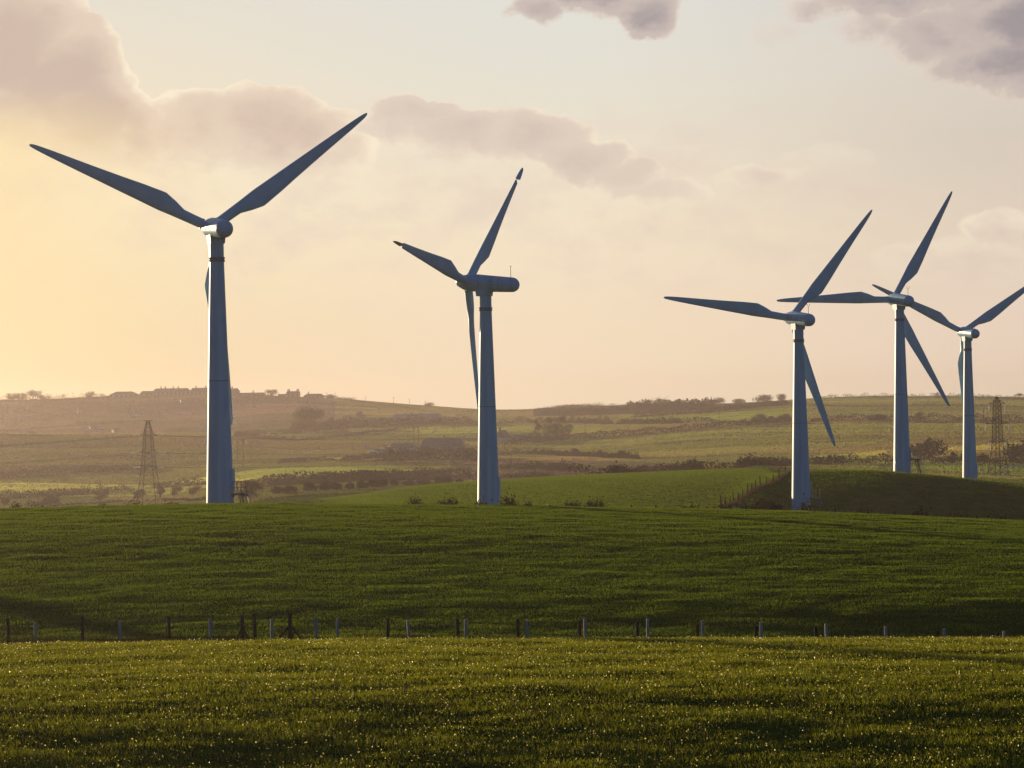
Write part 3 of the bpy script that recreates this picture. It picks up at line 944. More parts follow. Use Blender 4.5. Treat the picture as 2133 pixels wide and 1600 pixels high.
def turbine(label, bu, bv, d, hub_v, yaw, phi, stair=None, tips=False, mast=True):
    base = at(bu, bv, d)
    base.z = h1(base.x, d)
    hub_z = at(bu - 8, hub_v, d).z
    Ht = hub_z - base.z
    root = thing('wind_turbine', label, 'wind turbine', base, 0, 'white wind turbines')
    rb, rt = 1.235, 0.63
    top = Ht - 1.05
    mb = MB()
    rr = lambda z: rb + (rt - rb) * min(1.0, z / (top - 1.7))
    mb.lathe([(rb + .02, -1.2), (rr(0.0), 0.0)] + [(rr(z), z) for z in np.linspace(1, top - 1.7, 12)] + [(rt, top)], 48)
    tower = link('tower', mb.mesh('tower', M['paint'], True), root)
    mb = MB()
    mb.lathe([(rt - .02, top - 1.95), (rt + .09, top - 1.94), (rt + .09, top - 1.80), (rt + .03, top - 1.78), (rt + .03, top - 1.70), (rt + .10, top - 1.69), (rt + .10, top - 1.55), (rt - .02, top - 1.54)], 40)
    link('collar', mb.mesh('collar', M['seam'], True), tower)
    mb = MB()
    zm = Ht * 0.455
    mb.lathe([(rr(zm) - .02, zm - .03), (rr(zm) + .018, zm - .03), (rr(zm) + .018, zm + .03), (rr(zm) - .02, zm + .03)], 48)
    link('flange', mb.mesh('flange', M['seam'], True), tower)
    # door on the side away from the sun
    mb = MB()
    sa = R(-12)
    mb.box((rr(1.2) * math.cos(sa), rr(1.2) * math.sin(sa), 2.45), (0.16, 0.75, 2.1), sa)
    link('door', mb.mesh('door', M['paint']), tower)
    # nacelle
    cy, sy = math.cos(R(yaw)), math.sin(R(yaw))
    tl = R(4.5)
    a = Vector((-sy * math.cos(tl), cy * math.cos(tl), math.sin(tl)))
    e1 = Vector((cy, sy, 0))
    e2 = e1.cross(a)
    O = Vector((0, 0, Ht - 0.02))
    mb = MB()
    prof = [(.60, 1.78), (.84, 1.78), (.91, 1.70), (.935, 1.5), (.93, .8), (.79, -3.2)]
    for k in range(1, 9):
        an = math.pi / 2 * k / 8
        prof.append((.79 * math.cos(an) + .001, -3.2 - .82 * math.sin(an)))
    mb.lathe(prof, 40, a, O)
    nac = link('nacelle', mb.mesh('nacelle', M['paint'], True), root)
    mb = MB()
    for s in (-1, 1):                                     # panel joint along both flanks with its catches
        p0 = O + a * 1.5 + e1 * s * .928 - e2 * .10
        p1 = O - a * 3.0 + e1 * s * .795 - e2 * .10
        mb.bar(p0, p1, .018, 4)
        for k in (.25, .6):
            q = p0.lerp(p1, k)
            mb.box(q, (.10, .10, .12), R(yaw))
    link('panel_joint', mb.mesh('panel_joint', M['seam']), nac)
    mb = MB()
    mb.box(Vector((0, 0, Ht - 1.0)) + Vector((a.x, a.y, 0)) * .15, (1.28, 1.34, .78), R(yaw), 1.12)
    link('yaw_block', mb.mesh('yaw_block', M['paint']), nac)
    if mast:
        mb = MB()
        q = O - a * 3.0 + e2 * .70
        mb.bar(q, q + Vector((0, 0, 1.05)), .03, 6)
        t_ = q + Vector((0, 0, 1.05))
        mb.bar(t_ - e1 * .22 - a * .1, t_ + e1 * .22 + a * .1, .022, 4)
        for s in (-1, 1):
            k = t_ + (e1 * .22 + a * .1) * s
            mb.bar(k, k + Vector((0, 0, .22)), .018, 4)
            mb.bar(k + Vector((-.07, 0, .22)), k + Vector((.07, 0, .22)), .035, 5)
        link('wind_sensor', mb.mesh('wind_sensor', M['steel']), nac)
    # hub with its nose
    mb = MB()
    mb.lathe([(.55, 1.80), (.80, 1.86), (.84, 2.1), (.80, 2.55), (.66, 2.85), (.56, 3.1), (.44, 3.32), (.25, 3.46), (.02, 3.5)], 32, a, O)
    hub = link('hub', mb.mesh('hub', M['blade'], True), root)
    C_ = O + a * 2.1
    for k in range(3):
        ph = R(phi + 120 * k)
        u_ = e1 * math.cos(ph) + e2 * math.sin(ph)
        tng = e1 * math.sin(ph) - e2 * math.cos(ph)       # clockwise: trailing side
        b_ = link('blade', ME_BLADE_CUT if tips else ME_BLADE, root)
        b_.matrix_local = frame(-tng, u_.cross(-tng), u_, C_)
        if tips:
            tp = link('tip_brake', ME_TIP, b_)
            tp.matrix_local = Matrix.Rotation(R(-62), 4, 'Z')
    if stair:
        mb = MB()
        hz, s = stair
        x0 = 1.05
        mb.box((x0 + .68, -.25, hz), (1.35, .95, .16))
        mb.bar((x0 + .2, -.25, hz - .08), (x0 - .1, -.25, hz - .9), .05)
        z = hz
        x1 = x0 + 1.0
        for yy in (-.72, -1.32):                            # flight down towards the field
            mb.bar((x1 - .05, yy, hz), (x1 + .42, yy - .9, -.3), .045)
        stp = int(hz / .2) + 1
        for i in range(stp):
            q = (i + .5) / stp
            mb.box((x1 + .42 * q, -1.02 - .9 * q, hz * (1 - q) - .05), (.75, .24, .05))
        for dx_ in (-.30, .42):
            mb.bar((x1 + dx_, -.72, hz), (x1 + dx_ + .40, -1.62, -.2), .05)
        st = link('access_stair', mb.mesh('access_stair', M['steel']), root)
        mb = MB()
        for px in (x0 + .1, x0 + .5, x0 + .85, x0 + 1.3):
            for yy in (-.70, .20):
                mb.bar((px, yy, hz + .08), (px, yy, hz + 1.1), .03)
        for yy in (-.70, .20):
            mb.bar((x0 + .1, yy, hz + 1.1), (x0 + 1.3, yy, hz + 1.1), .035)
            mb.bar((x0 + .1, yy, hz + .6), (x0 + 1.3, yy, hz + .6), .02)
        mb.bar((x0 + 1.3, -.70, hz + 1.1), (x0 + 1.3, .20, hz + 1.1), .035)
        link('railing', mb.mesh('railing', M['steel']), st)
    return root


turbine('white wind turbine nearest the camera, with dark steps at its foot and widely spread blades', 459, 1056, 257, 475, 18, 36.1, (1.25, 1), mast=False)
turbine('white wind turbine seen almost side on, its long nacelle and turned blade tips showing', 1018, 1062, 312, 590, 64, 48, tips=True)
turbine('white wind turbine standing at the foot of the shaded hill beside the hill fence', 1669, 1068, 367, 664, 19, 51.4, (1.5, 0))
turbine('white wind turbine on top of the shaded hill with a small ladder at its foot', 1879, 990, 410, 625, 16, 60.3, (1.9, 1))
turbine('white wind turbine behind the shaded hill next to the dark pylon', 2020, 1006, 476, 693, 13, 33.5)

turbine('white wind turbine standing beyond the left edge, its long shadow falling above the fence', -1470, 1075, 250, 480, 15, 20)

# ------------------------------------------------------------------ plants
def quadcloud(Cn, size, g, flat=0.0):
    n = len(Cn)
    a = g.normal(size=(n, 3))
    a[:, 2] *= (1 - flat)
    a /= np.linalg.norm(a, axis=1)[:, None] + 1e-9
    b_ = np.cross(a, g.normal(size=(n, 3)))
    b_ /= np.linalg.norm(b_, axis=1)[:, None] + 1e-9
    s = (size * (0.55 + 0.9 * g.random(n)))[:, None]
    return np.stack([Cn - a * s, Cn + b_ * s * .6, Cn + a * s, Cn - b_ * s * .6], 1)


def cloud_mesh(name, Q, mat):
    return mesh_np(name, Q.reshape(-1, 3), np.arange(len(Q) * 4).reshape(-1, 4), mat)


def crown_points(kind, h, w, g):
    """clump centres (x,y,z) and clump radius for a crown of height h, width w"""
    out_ = []
    if kind == 'pine':             # flat-topped, spreading to the right
        for k in range(26):
            an, q = g.random() * 6.28, math.sqrt(g.random())
            x, y = math.cos(an) * q * w / 2, math.sin(an) * q * w / 2
            zt = h * (0.93 - 0.10 * (abs(x) / (w / 2)) ** 2) - g.random() * h * .30
            if x < -w * .2:
                zt -= h * 0.18 * g.random()
            out_.append((x, y, zt, w * .10))
    elif kind == 'dome':
        for k in range(30):
            an, q, zz = g.random() * 6.28, math.sqrt(g.random()), g.random()
            rr = w / 2 * math.sqrt(max(0, 1 - (zz * 2 - .8) ** 2 / 1.45))
            out_.append((math.cos(an) * q * rr, math.sin(an) * q * rr, h * (.22 + .72 * zz), w * .11))
    elif kind == 'cone':
        for k in range(34):
            zz = g.random() ** 1.2
            an, q = g.random() * 6.28, math.sqrt(g.random())
            rr = w / 2 * (1 - zz) ** .7
            out_.append((math.cos(an) * q * rr, math.sin(an) * q * rr, h * (.06 + .92 * zz), w * .10 * (1.1 - .6 * zz)))
    elif kind == 'bare':
        for k in range(34):
            an, q, zz = g.random() * 6.28, math.sqrt(g.random()), g.random()
            rr = w / 2 * math.sqrt(max(0, 1 - (zz * 2 - 1) ** 2))
            out_.append((math.cos(an) * q * rr, math.sin(an) * q * rr, h * (.35 + .6 * zz), w * .09))
    elif kind == 'wind':            # hawthorn combed over by the wind
        for k in range(24):
            an, q, zz = g.random() * 6.28, math.sqrt(g.random()), g.random()
            rr = w / 2 * (0.5 + .5 * zz) * math.sqrt(max(.05, 1 - (zz * 1.7 - .9) ** 2))
            out_.append((math.cos(an) * q * rr + w * .18 * zz, math.sin(an) * q * rr, h * (.42 + .52 * zz), w * .10))
    return out_


def tree(label, base, h, w, kind='dome', mat='evergreen', seed=1, group=None, leaf=None, n=42, name='tree', dense=1.0):
    g = np.random.default_rng(seed)
    root = thing(name, label, 'tree', base, 0, group)
    cl = crown_points(kind, h, w, g)
    mb = MB()
    rt = max(.12, h * .028)
    hb = {'pine': .62, 'dome': .35, 'cone': .85, 'bare': .45, 'wind': .40}[kind]
    lean = w * .12 if kind in ('wind', 'pine') else 0
    tp = [Vector((0, 0, -.6)), Vector((lean * .2 + g.normal() * rt, 0, h * hb * .5)), Vector((lean, g.normal() * rt, h * hb))]
    mb.tube(tp, [rt * 1.3, rt, rt * .7], 7)
    for c in cl[::2 if kind != 'bare' else 1]:
        s_ = tp[1].lerp(tp[2], g.random())
        e_ = Vector(c[:3])
        md = s_.lerp(e_, .5) + Vector((0, 0, -h * .03))
        mb.tube([s_, md, e_], [rt * .45, rt * .28, rt * .12], 4)
    link('trunk', mb.mesh('trunk', M['bark'], True), root)
    leaf = leaf or max(.18, w * .028)
    P = []
    for x, y, z, r in cl:
        k = int(n * dense)
        P.append(np.array([x, y, z]) + np.clip(g.normal(0, 1, (k, 3)), -1.7, 1.7) * np.array([r, r, r * .7]))
    Q = quadcloud(np.concatenate(P), leaf, g)
    link('crown', cloud_mesh('crown', Q, M[mat]), root)
    return root


def px_m(d):
    return d / F


def ptree(label, u, v, dmin, hpx, wpx, kind='dome', mat='evergreen', seed=1, group=None, name='tree', dense=1.0, n=42):
    p = hit(u, v, dmin)
    return tree(label, p, hpx * px_m(p.y), wpx * px_m(p.y), kind, mat, seed, group, None, n, name, dense)


def hedge(label, pts, dmin, hpx, mat='hedge', seed=1, bump=0.35, name='hedge', cat='hedge', wide=3.0, gap=0.0, maxq=9000):
    g = np.random.default_rng(seed)
    P3 = [hit(u, v, dmin) for u, v in pts]
    L = [0.0]
    for a_, b_ in zip(P3[:-1], P3[1:]):
        L.append(L[-1] + min((b_ - a_).length, 900))
    dm = float(np.mean([p.y for p in P3]))
    hh = hpx * px_m(dm)
    tot = L[-1]
    lf = max(.30, hh * .14)
    n = int(min(maxq, max(900, tot * hh / (lf * lf) * 1.5)))
    s = g.random(n) * tot
    x = np.interp(s, L, [p.x for p in P3])
    y = np.interp(s, L, [p.y for p in P3])
    prof = np.zeros(n)
    for k in range(7):
        lam = hh * (1.2 + 7 * g.random())
        prof += np.sin(s * 6.28 / lam + g.random() * 6.28)
    prof = 1 + bump * prof / 2.2
    if gap:
        kp = prof > (1 - bump) + gap
        x, y, s, prof = x[kp], y[kp], s[kp], prof[kp]
        n = len(x)
    ends = np.minimum(s, tot - s)
    prof = np.clip(prof, .25, 2.0) * np.clip(.35 + ends / (hh * 2.0), .35, 1)
    q = g.random(n) ** .8
    w = wide * (1 - .5 * q)
    x = x + (g.random(n) - .5) * w * .7
    y = y + (g.random(n) - .5) * w * 1.4
    z = H(x, y) + q * hh * prof
    Q = quadcloud(np.stack([x, y, z], 1), lf, g)
    o_ = link(name, cloud_mesh(name, Q, M[mat]))
    return tag(o_, label, cat)


# clipped field hedges and dark scrub bands, from the valley on the left to the far right
hedge('thick dark hedge tapering to a point behind the left pylon', [(-120, 1000), (0, 996), (100, 988), (200, 983), (300, 982), (330, 979)], 1000, 13, seed=1, bump=.2, wide=9)
hedge('long brown scrub band left of the pylon legs', [(-120, 1045), (0, 1042), (90, 1036), (180, 1031), (275, 1024)], 800, 13, seed=2, wide=8)
hedge('brown scrub band between the left pylon and the nearest turbine', [(322, 1018), (380, 1014), (432, 1010)], 800, 12, seed=3, wide=7)
hedge('thin low hedge under the windswept trees in the left valley', [(100, 1056), (190, 1051), (250, 1047), (340, 1043), (432, 1041)], 800, 4, seed=4, wide=2)
hedge('dark scrub clump with ragged edge beyond the left field crest', [(60, 1056), (100, 1053), (118, 1050)], 800, 14, seed=5, bump=.5, wide=6)
hedge('dark thorn hedge along the crest of the left hillside', [(-120, 909), (0, 908), (60, 910), (110, 911)], 1400, 5, seed=6, wide=5)
hedge('clipped hedge with a gateway gap below the parked cars', [(580, 966), (640, 961), (699, 960)], 1200, 8, seed=7, bump=.15, wide=4)
hedge('clipped hedge right of the gateway gap running to the farm', [(712, 961), (760, 957), (830, 953), (880, 955)], 1200, 10, seed=8, bump=.2, wide=5)
hedge('brown thicket in front of the hipped barn', [(800, 962), (850, 960), (900, 958), (960, 958), (994, 962)], 1200, 22, seed=9, bump=.3, wide=16)
hedge('overgrown hedge running left of the big pines', [(490, 911), (540, 907), (585, 905), (620, 904)], 1500, 9, seed=10, bump=.5, wide=6)
hedge('dark hedge below the big pines and the long shed', [(600, 904), (650, 900), (700, 894), (760, 890), (830, 887), (900, 885), (960, 884)], 1700, 15, seed=11, bump=.2, wide=10)
hedge('brown thicket under the long pale-roofed shed', [(830, 886), (880, 884), (940, 883), (990, 882)], 1800, 14, seed=12, bump=.35, wide=12)
hedge('thin dark hedge dividing the two fields left of the twin poles', [(625, 917), (680, 914), (720, 911), (760, 904), (830, 896)], 1600, 5, seed=13, wide=3)
hedge('thin hedge at the far foot of the field with the twin poles', [(515, 913), (560, 914), (620, 919)], 1500, 6, seed=14, bump=.5, wide=3)
hedge('broad brown scrub slope behind the row of bushes', [(535, 1014), (600, 1009), (660, 1004), (740, 1001), (800, 997), (900, 993), (990, 990)], 900, 17, seed=15, bump=.2, wide=14)
hedge('heathery scrub band right of the second turbine', [(1040, 978), (1100, 978), (1150, 980), (1200, 982)], 900, 13, seed=16, bump=.4, wide=14)
hedge('low hedge across the field right of the second turbine', [(1040, 949), (1100, 947), (1160, 949), (1250, 953), (1330, 957)], 1100, 9, seed=17, bump=.3, wide=4)
hedge('long dark hedge climbing right from the white gabled house', [(1040, 930), (1110, 924), (1180, 917), (1250, 911), (1320, 906), (1420, 899), (1540, 888), (1645, 879)], 1500, 12, seed=18, bump=.18, wide=7, maxq=14000)
hedge('dark hedge crossing behind the fourth turbine', [(1688, 880), (1760, 877), (1858, 876), (1900, 877), (2000, 877), (2060, 878), (2160, 880)], 1500, 12, seed=19, bump=.2, wide=8, maxq=14000)
hedge('ragged hedge on the slope below the long wood', [(1040, 882), (1100, 881), (1150, 880), (1200, 882), (1275, 884)], 1800, 9, seed=20, bump=.45, wide=6)
hedge('thick hedge below the pale strip field on the right hillside', [(1288, 884), (1350, 884), (1420, 886), (1490, 886)], 1750, 10, seed=21, bump=.3, wide=8)
hedge('dark hedge line climbing along the upper edge of the pale strip field', [(1318, 872), (1420, 864), (1500, 857), (1560, 851), (1645, 843)], 2000, 9, seed=22, bump=.3, wide=8)
hedge('tall near hedge with gaps on the skyline of the bright green hill', [(1165, 998), (1230, 994), (1280, 991), (1340, 987), (1400, 984), (1460, 981), (1540, 976), (1645, 970)], 620, 15, seed=23, bump=.42, gap=.12, wide=5, maxq=12000)
hedge('dark tall hedge behind the shaded hill and the grazing sheep', [(1690, 968), (1760, 966), (1858, 965), (1940, 966), (2040, 967), (2170, 967)], 900, 15, seed=24, bump=.3, wide=7, maxq=12000)
hedge('low bramble band right behind the second turbine on the field edge', [(1045, 996), (1090, 995), (1150, 994)], 640, 8, seed=25, bump=.5, wide=5)
hedge('dark bushy treeline on the right-hand skyline', [(1700, 831), (1760, 829), (1858, 828), (1960, 828), (2050, 829), (2170, 831)], 2400, 5.5, seed=26, bump=.6, wide=10)
hedge('hedge beneath the far treeline on the right-hand hillside', [(1688, 846), (1780, 848), (1858, 847), (2000, 846), (2160, 850)], 2050, 3, seed=27, bump=.4, wide=5, mat='twigs')
hedge('thin scrub on the low skyline left of the wood', [(1118, 857), (1160, 852), (1200, 847), (1250, 848), (1310, 847)], 2350, 5, seed=28, bump=.5, wide=14)
hedge('garden trees on the left skyline before the village roofs', [(-100, 838), (0, 836), (60, 835), (120, 835), (190, 833), (232, 829)], 2400, 7, seed=29, bump=.7, wide=14, mat='twigs')
hedge('scrubby skyline bushes right of the village', [(680, 831), (700, 832), (735, 836), (760, 838)], 2400, 4, seed=30, bump=.6, wide=6)

# woods that read as one mass
def wood(label, u0, u1, vtab, dmin, hpx, ntree, seed):
    g = np.random.default_rng(seed)
    Qs = []
    for k in range(ntree):
        u = u0 + (u1 - u0) * (k + g.random()) / ntree
        p = hit(u, float(np.interp(u, vtab[0], vtab[1])) + g.random() * 8, dmin)
        h = hpx * px_m(p.y) * (.7 + .5 * g.random())
        w = h * (.55 + .4 * g.random())
        for x, y, z, r in crown_points('cone' if g.random() < .45 else 'dome', h, w, g)[:18]:
            Qs.append(quadcloud(np.array(p) + np.array([x, y, z]) + g.normal(0, r, (9, 3)), max(.5, w * .07), g))
    o_ = link('wood', cloud_mesh('wood', np.concatenate(Qs), M['hedge']))
    return tag(o_, label, 'wood', kind='stuff')


wood('long dark wood on the skyline right of the second turbine', 1305, 1490, ([1305, 1400, 1490], [850, 848, 846]), 2250, 17, 90, 41)
wood('low brown copse on the slope left of the long wood', 1120, 1310, ([1120, 1200, 1310], [860, 856, 854]), 2250, 9, 70, 42)
wood('hazy brown trees on the valley side right of the fourth turbine', 1896, 1960, ([1896, 1960], [950, 950]), 1050, 34, 8, 43)
wood('brown trees at the right edge beyond the sheep field', 2100, 2160, ([2100, 2160], [958, 958]), 1000, 40, 10, 44)

G1 = 'windswept thorn trees in the left valley'
ptree('lone windswept thorn tree left of the left pylon', 208, 1049, 860, 27, 36, 'wind', 'twigs', 51, G1, 'thorn_tree')
ptree('dark thorn tree growing by the left leg of the left pylon', 287, 1048, 860, 28, 30, 'wind', 'twigs', 52, G1, 'thorn_tree')
ptree('thorn tree right beside the right leg of the left pylon', 333, 1040, 860, 26, 22, 'wind', 'twigs', 53, G1, 'thorn_tree')
ptree('leaning thorn tree in the middle between pylon and nearest turbine', 362, 1039, 860, 24, 34, 'wind', 'twigs', 54, G1, 'thorn_tree')
ptree('small thorn tree just left of the nearest turbine', 401, 1037, 860, 24, 30, 'wind', 'twigs', 55, G1, 'thorn_tree')
ptree('small thorn tree at the left edge just above the field crest', 10, 1060, 860, 22, 24, 'wind', 'twigs', 56, G1, 'thorn_tree')
ptree('big rounded bush right of the steps of the nearest turbine', 522, 1046, 640, 44, 46, 'dome', 'hedge', 57, None, 'bush', 1.6)

G2 = 'spreading pines below the village'
ptree('left of the two big spreading pines, rounder and lower', 630, 902, 1800, 49, 48, 'dome', 'evergreen', 61, G2, 'pine_tree', 1.5)
ptree('right of the two big spreading pines, flat topped and taller', 652, 901, 1800, 51, 52, 'pine', 'evergreen', 62, G2, 'pine_tree', 1.8)
ptree('rounded evergreen tree behind the farm roofs', 752, 880, 1900, 22, 24, 'dome', 'evergreen', 63, None, 'evergreen_tree', 1.5)
ptree('low spreading tree left of the rounded evergreen', 728, 882, 1900, 14, 32, 'dome', 'evergreen', 64, None, 'evergreen_tree', 1.3)
ptree('pale bare tree between the pines and the farm', 690, 893, 1850, 24, 20, 'bare', 'twigs', 65, None, 'bare_tree')
G3 = 'tall conifers right of the second turbine'
ptree('left of the tall conifers right of the white gabled house', 1118, 916, 1600, 42, 30, 'cone', 'evergreen', 71, G3, 'conifer', 1.6)
ptree('middle conifer, broadest of the tall group', 1144, 915, 1600, 44, 36, 'dome', 'evergreen', 72, G3, 'conifer', 1.7)
ptree('right conifer of the tall group, narrow and upright', 1169, 914, 1600, 46, 32, 'dome', 'evergreen', 73, G3, 'conifer', 1.7)
ptree('thin scraggy tree at the right end of the conifer group', 1186, 912, 1600, 28, 18, 'bare', 'twigs', 74, None, 'bare_tree', 1.2)
G4 = 'bare trees on the skyline'
for i, (u, v, hp, wp, lb, kd) in enumerate([
        (25, 838, 20, 30, 'bushy tree on the skyline left of the umbrella tree', 'bare'), (68, 836, 22, 34, 'umbrella shaped tree on the far left skyline', 'pine'),
        (45, 837, 17, 26, 'rounded tree just left of the umbrella tree on the skyline', 'bare'),
        (90, 836, 12, 20, 'small skyline tree just right of the umbrella tree', 'bare'),
        (188, 834, 17, 26, 'rounded bare tree on the skyline left of the village', 'bare'), (566, 828, 15, 28, 'bare tree on the skyline left of the tall chimneyed house', 'bare'),
        (688, 834, 10, 26, 'low bare tree beside the bungalow on the skyline', 'bare'), (894, 850, 10, 22, 'low bare bush on the sloping skyline', 'bare'),
        (1592, 842, 18, 40, 'wide bare tree on the skyline left of the third turbine', 'bare'), (1628, 838, 16, 26, 'bare tree on the skyline touching the third turbine', 'bare'),
        (1500, 843, 14, 26, 'feathery bare tree at the right end of the long wood', 'bare'), (1540, 843, 10, 30, 'low bare thicket tree on the skyline right of the wood', 'bare'),
        (1953, 830, 12, 12, 'round tree on the skyline beside the falling blade tip', 'dome'), (2122, 832, 12, 18, 'small umbrella tree on the skyline at the right edge', 'pine')]):
    ptree(lb, u, v, 2380, hp, wp, kd, 'twigs', 80 + i, G4, 'skyline_tree', .9)
G5 = 'lone trees in the right-hand hedges'
for i, (u, v, hp, wp, lb) in enumerate([
        (1584, 882, 17, 34, 'round tree in the climbing hedge left of the third turbine'), (1636, 878, 16, 28, 'round tree in the hedge touching the third turbine'),
        (1915, 876, 16, 20, 'round tree in the hedge right of the fourth turbine'), (1985, 966, 22, 26, 'dark tree in the hedge left of the fifth turbine'),
        (1295, 956, 16, 26, 'hazy round bush on the field right of the conifers'), (1250, 953, 14, 18, 'small bush in the low hedge on the hillside'),
        (1197, 948, 12, 18, 'little round tree above the low hedge on the hillside'), (1830, 876, 8, 40, 'low spreading bush on the hedge left of the fourth turbine'),
        (2046, 966, 20, 30, 'dark bush left of the pylon behind the sheep')]):
    ptree(lb, u, v, 900 if v > 930 else 1500, hp, wp, 'dome', 'hedge', 110 + i, G5, 'tree', 1.2)

# row of round bushes along the lower edge of the valley
G6 = 'round bushes in a row across the valley'
rowb = [(577, 1030, 15, 27), (604, 1030, 16, 30), (644, 1026, 21, 30), (676, 1023, 17, 22), (699, 1021, 14, 26), (729, 1019, 12, 18), (755, 1018, 14, 24), (779, 1016, 17, 22),
        (797, 1015, 15, 22), (821, 1013, 13, 16), (853, 1013, 12, 24), (882, 1011, 9, 30), (914, 1010, 15, 20), (934, 1009, 13, 22), (957, 1008, 9, 14)]
names = ['first', 'second', 'third', 'fourth', 'fifth', 'sixth', 'seventh', 'eighth', 'ninth', 'tenth', 'eleventh', 'twelfth', 'thirteenth', 'fourteenth', 'fifteenth']
for i, (u, v, hp, wp) in enumerate(rowb):
    ptree('%s round bush from the left in the row right of the nearest turbine' % names[i], u, v, 640, hp, wp, 'dome', 'hedge', 130 + i, G6, 'bush', 1.0, n=30)


# scrub clumps along the fence on the crest of the wheat-green field
def clump_mesh(seed):
    g = np.random.default_rng(seed)
    P = g.normal(0, 1, (420, 3)) * np.array([.36, .36, .3])
    P[:, 2] = np.abs(P[:, 2]) * 1.15
    return cloud_mesh('gorse_clump', quadcloud(P, .10, g), M['gorse'])


CL = [clump_mesh(s) for s in (1, 2, 3)]
G7 = 'dark gorse clumps along the crest fence'
spots = [(33, .8, 1.0), (84, 2.1, .75), (213, .7, .8), (280, 1.2, .8), (360, 1.3, .7), (400, 1.4, .5), (738, .8, .35), (865, 1.0, 1.2), (922, 1.1, 1.0), (942, 1.1, 1.0), (972, .9, .5), (1002, 1.0, 1.1),
         (1058, 1.0, 1.4), (1066, .7, 1.2), (1100, .6, 1.0), (1154, 1.0, .6), (1190, 1.1, 1.1), (1235, 1.2, 1.3), (1251, .8, 1.0), (1285, .8, .4), (1388, .7, .6), (1434, 1.3, .9), (1508, 1.2, 1.0), (1558, 1.3, 1.1),
         (1582, 1.0, 1.4), (1598, .9, 1.5), (1614, 1.1, 1.4), (1677, 1.0, 1.4), (1795, 1.0, 1.2), (1915, 1.1, 1.3), (2000, 1.1, 1.1), (2070, 1.0, 1.1)]
near_what = lambda u: ('left of the left pylon' if u < 285 else 'between the left pylon and the nearest turbine' if u < 440 else 'between the nearest and the side-on turbine' if u < 1000
                       else 'right of the side-on turbine' if u < 1300 else 'left of the turbine at the hill foot' if u < 1660 else 'below the shaded hill')
cnt = {}
for i, (u, s, hz) in enumerate(spots):
    d = 258.5 + (i * 37 % 10) * .35
    p = ground_at(u, 1060, d)
    o = link('gorse_bush', CL[i % 3], None, (p.x, p.y, p.z - .05))
    o.scale = (s * 1.05, s, hz * 1.15)
    o.rotation_euler = (0, 0, i * 1.7)
    w_ = near_what(u)
    cnt[w_] = cnt.get(w_, 0) + 1
    tag(o, '%s gorse clump from the left, %s' % (names[cnt[w_] - 1], w_), 'bush', G7)


# ------------------------------------------------------------------ fences
def post_mesh(h, w, seed, rnd=True):
    g = np.random.default_rng(seed)
    mb = MB()
    n = 8
    pr = []
    for z in (-.5, 0, h * .35, h * .7, h - .015, h):
        pr.append((w / 2 * (1.04 + g.normal(0, .03)) * (0.86 if z == h else 1), z))
    mb.lathe(pr, n)
    return mb.mesh('post', None, False)


def fence(name, label, posts, mat, wires, group=None, wire_r=.004):
    root = thing(name, label, 'fence', posts[len(posts) // 2][0], 0, group)
    o3 = Vector(root.location)
    tops = []
    for i, (p, h, w, tilt, brace) in enumerate(posts):
        me = post_mesh(h, w, i * 7 + len(posts))
        me.materials.append(mat)
        po = link('post', me, root, Vector(p) - o3)
        po.rotation_euler = (tilt * .4, tilt, i)
        po.rotation_mode = 'ZXY'
        tops.append((Vector(p), h))
        if brace:
            mb = MB()
            for s in (-1, 1):
                mb.bar((s * brace, -.05, -.25), (s * .05, 0, h * .52), .05, 6)
            me = mb.mesh('brace', mat)
            b_ = link('brace', me, root, Vector(p) - o3)
    mb = MB()
    for k in wires:
        for (p, h), (q, h2) in zip(tops[:-1], tops[1:]):
            a_ = p + Vector((0, -.05, h * k)) - o3
            b_ = q + Vector((0, -.05, h2 * k)) - o3
            md = a_.lerp(b_, .5) - Vector((0, 0, .03))
            mb.tube([a_, md, b_], wire_r, 4)
    link('wire', mb.mesh('wire', M['wire']), root)
    return root


def post_at(u, vtop, d, w, tilt=0.0, brace=None):
    p = at(u, vtop, d)
    g = h1(p.x, d)
    return ((p.x, d, g), max(.35, p.z - g), w, tilt, brace)


G8 = 'post and wire fences below the near field'
dk = [(-95, 1290), (17, 1287), (172, 1283), (352, 1283), (505, 1282), (531, 1278), (604, 1276), (807, 1287), (953, 1288), (1079, 1289), (1207, 1293), (1327, 1293), (1453, 1300), (1575, 1302), (1699, 1306), (1832, 1310), (1954, 1312), (2078, 1318), (2200, 1322)]
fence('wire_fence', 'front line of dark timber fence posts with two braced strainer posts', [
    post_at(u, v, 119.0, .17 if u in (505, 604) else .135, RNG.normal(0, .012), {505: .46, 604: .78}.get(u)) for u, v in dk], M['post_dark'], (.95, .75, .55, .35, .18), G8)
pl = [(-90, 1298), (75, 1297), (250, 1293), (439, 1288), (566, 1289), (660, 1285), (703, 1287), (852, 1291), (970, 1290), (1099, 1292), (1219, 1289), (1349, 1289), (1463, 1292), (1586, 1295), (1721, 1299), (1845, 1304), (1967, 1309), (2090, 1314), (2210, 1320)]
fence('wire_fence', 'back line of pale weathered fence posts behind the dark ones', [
    post_at(u, v, 125.0, .14, -.05 if u in (660, 852) else RNG.normal(0, .02)) for u, v in pl], M['post_pale'], (.9, .65, .4), G8)
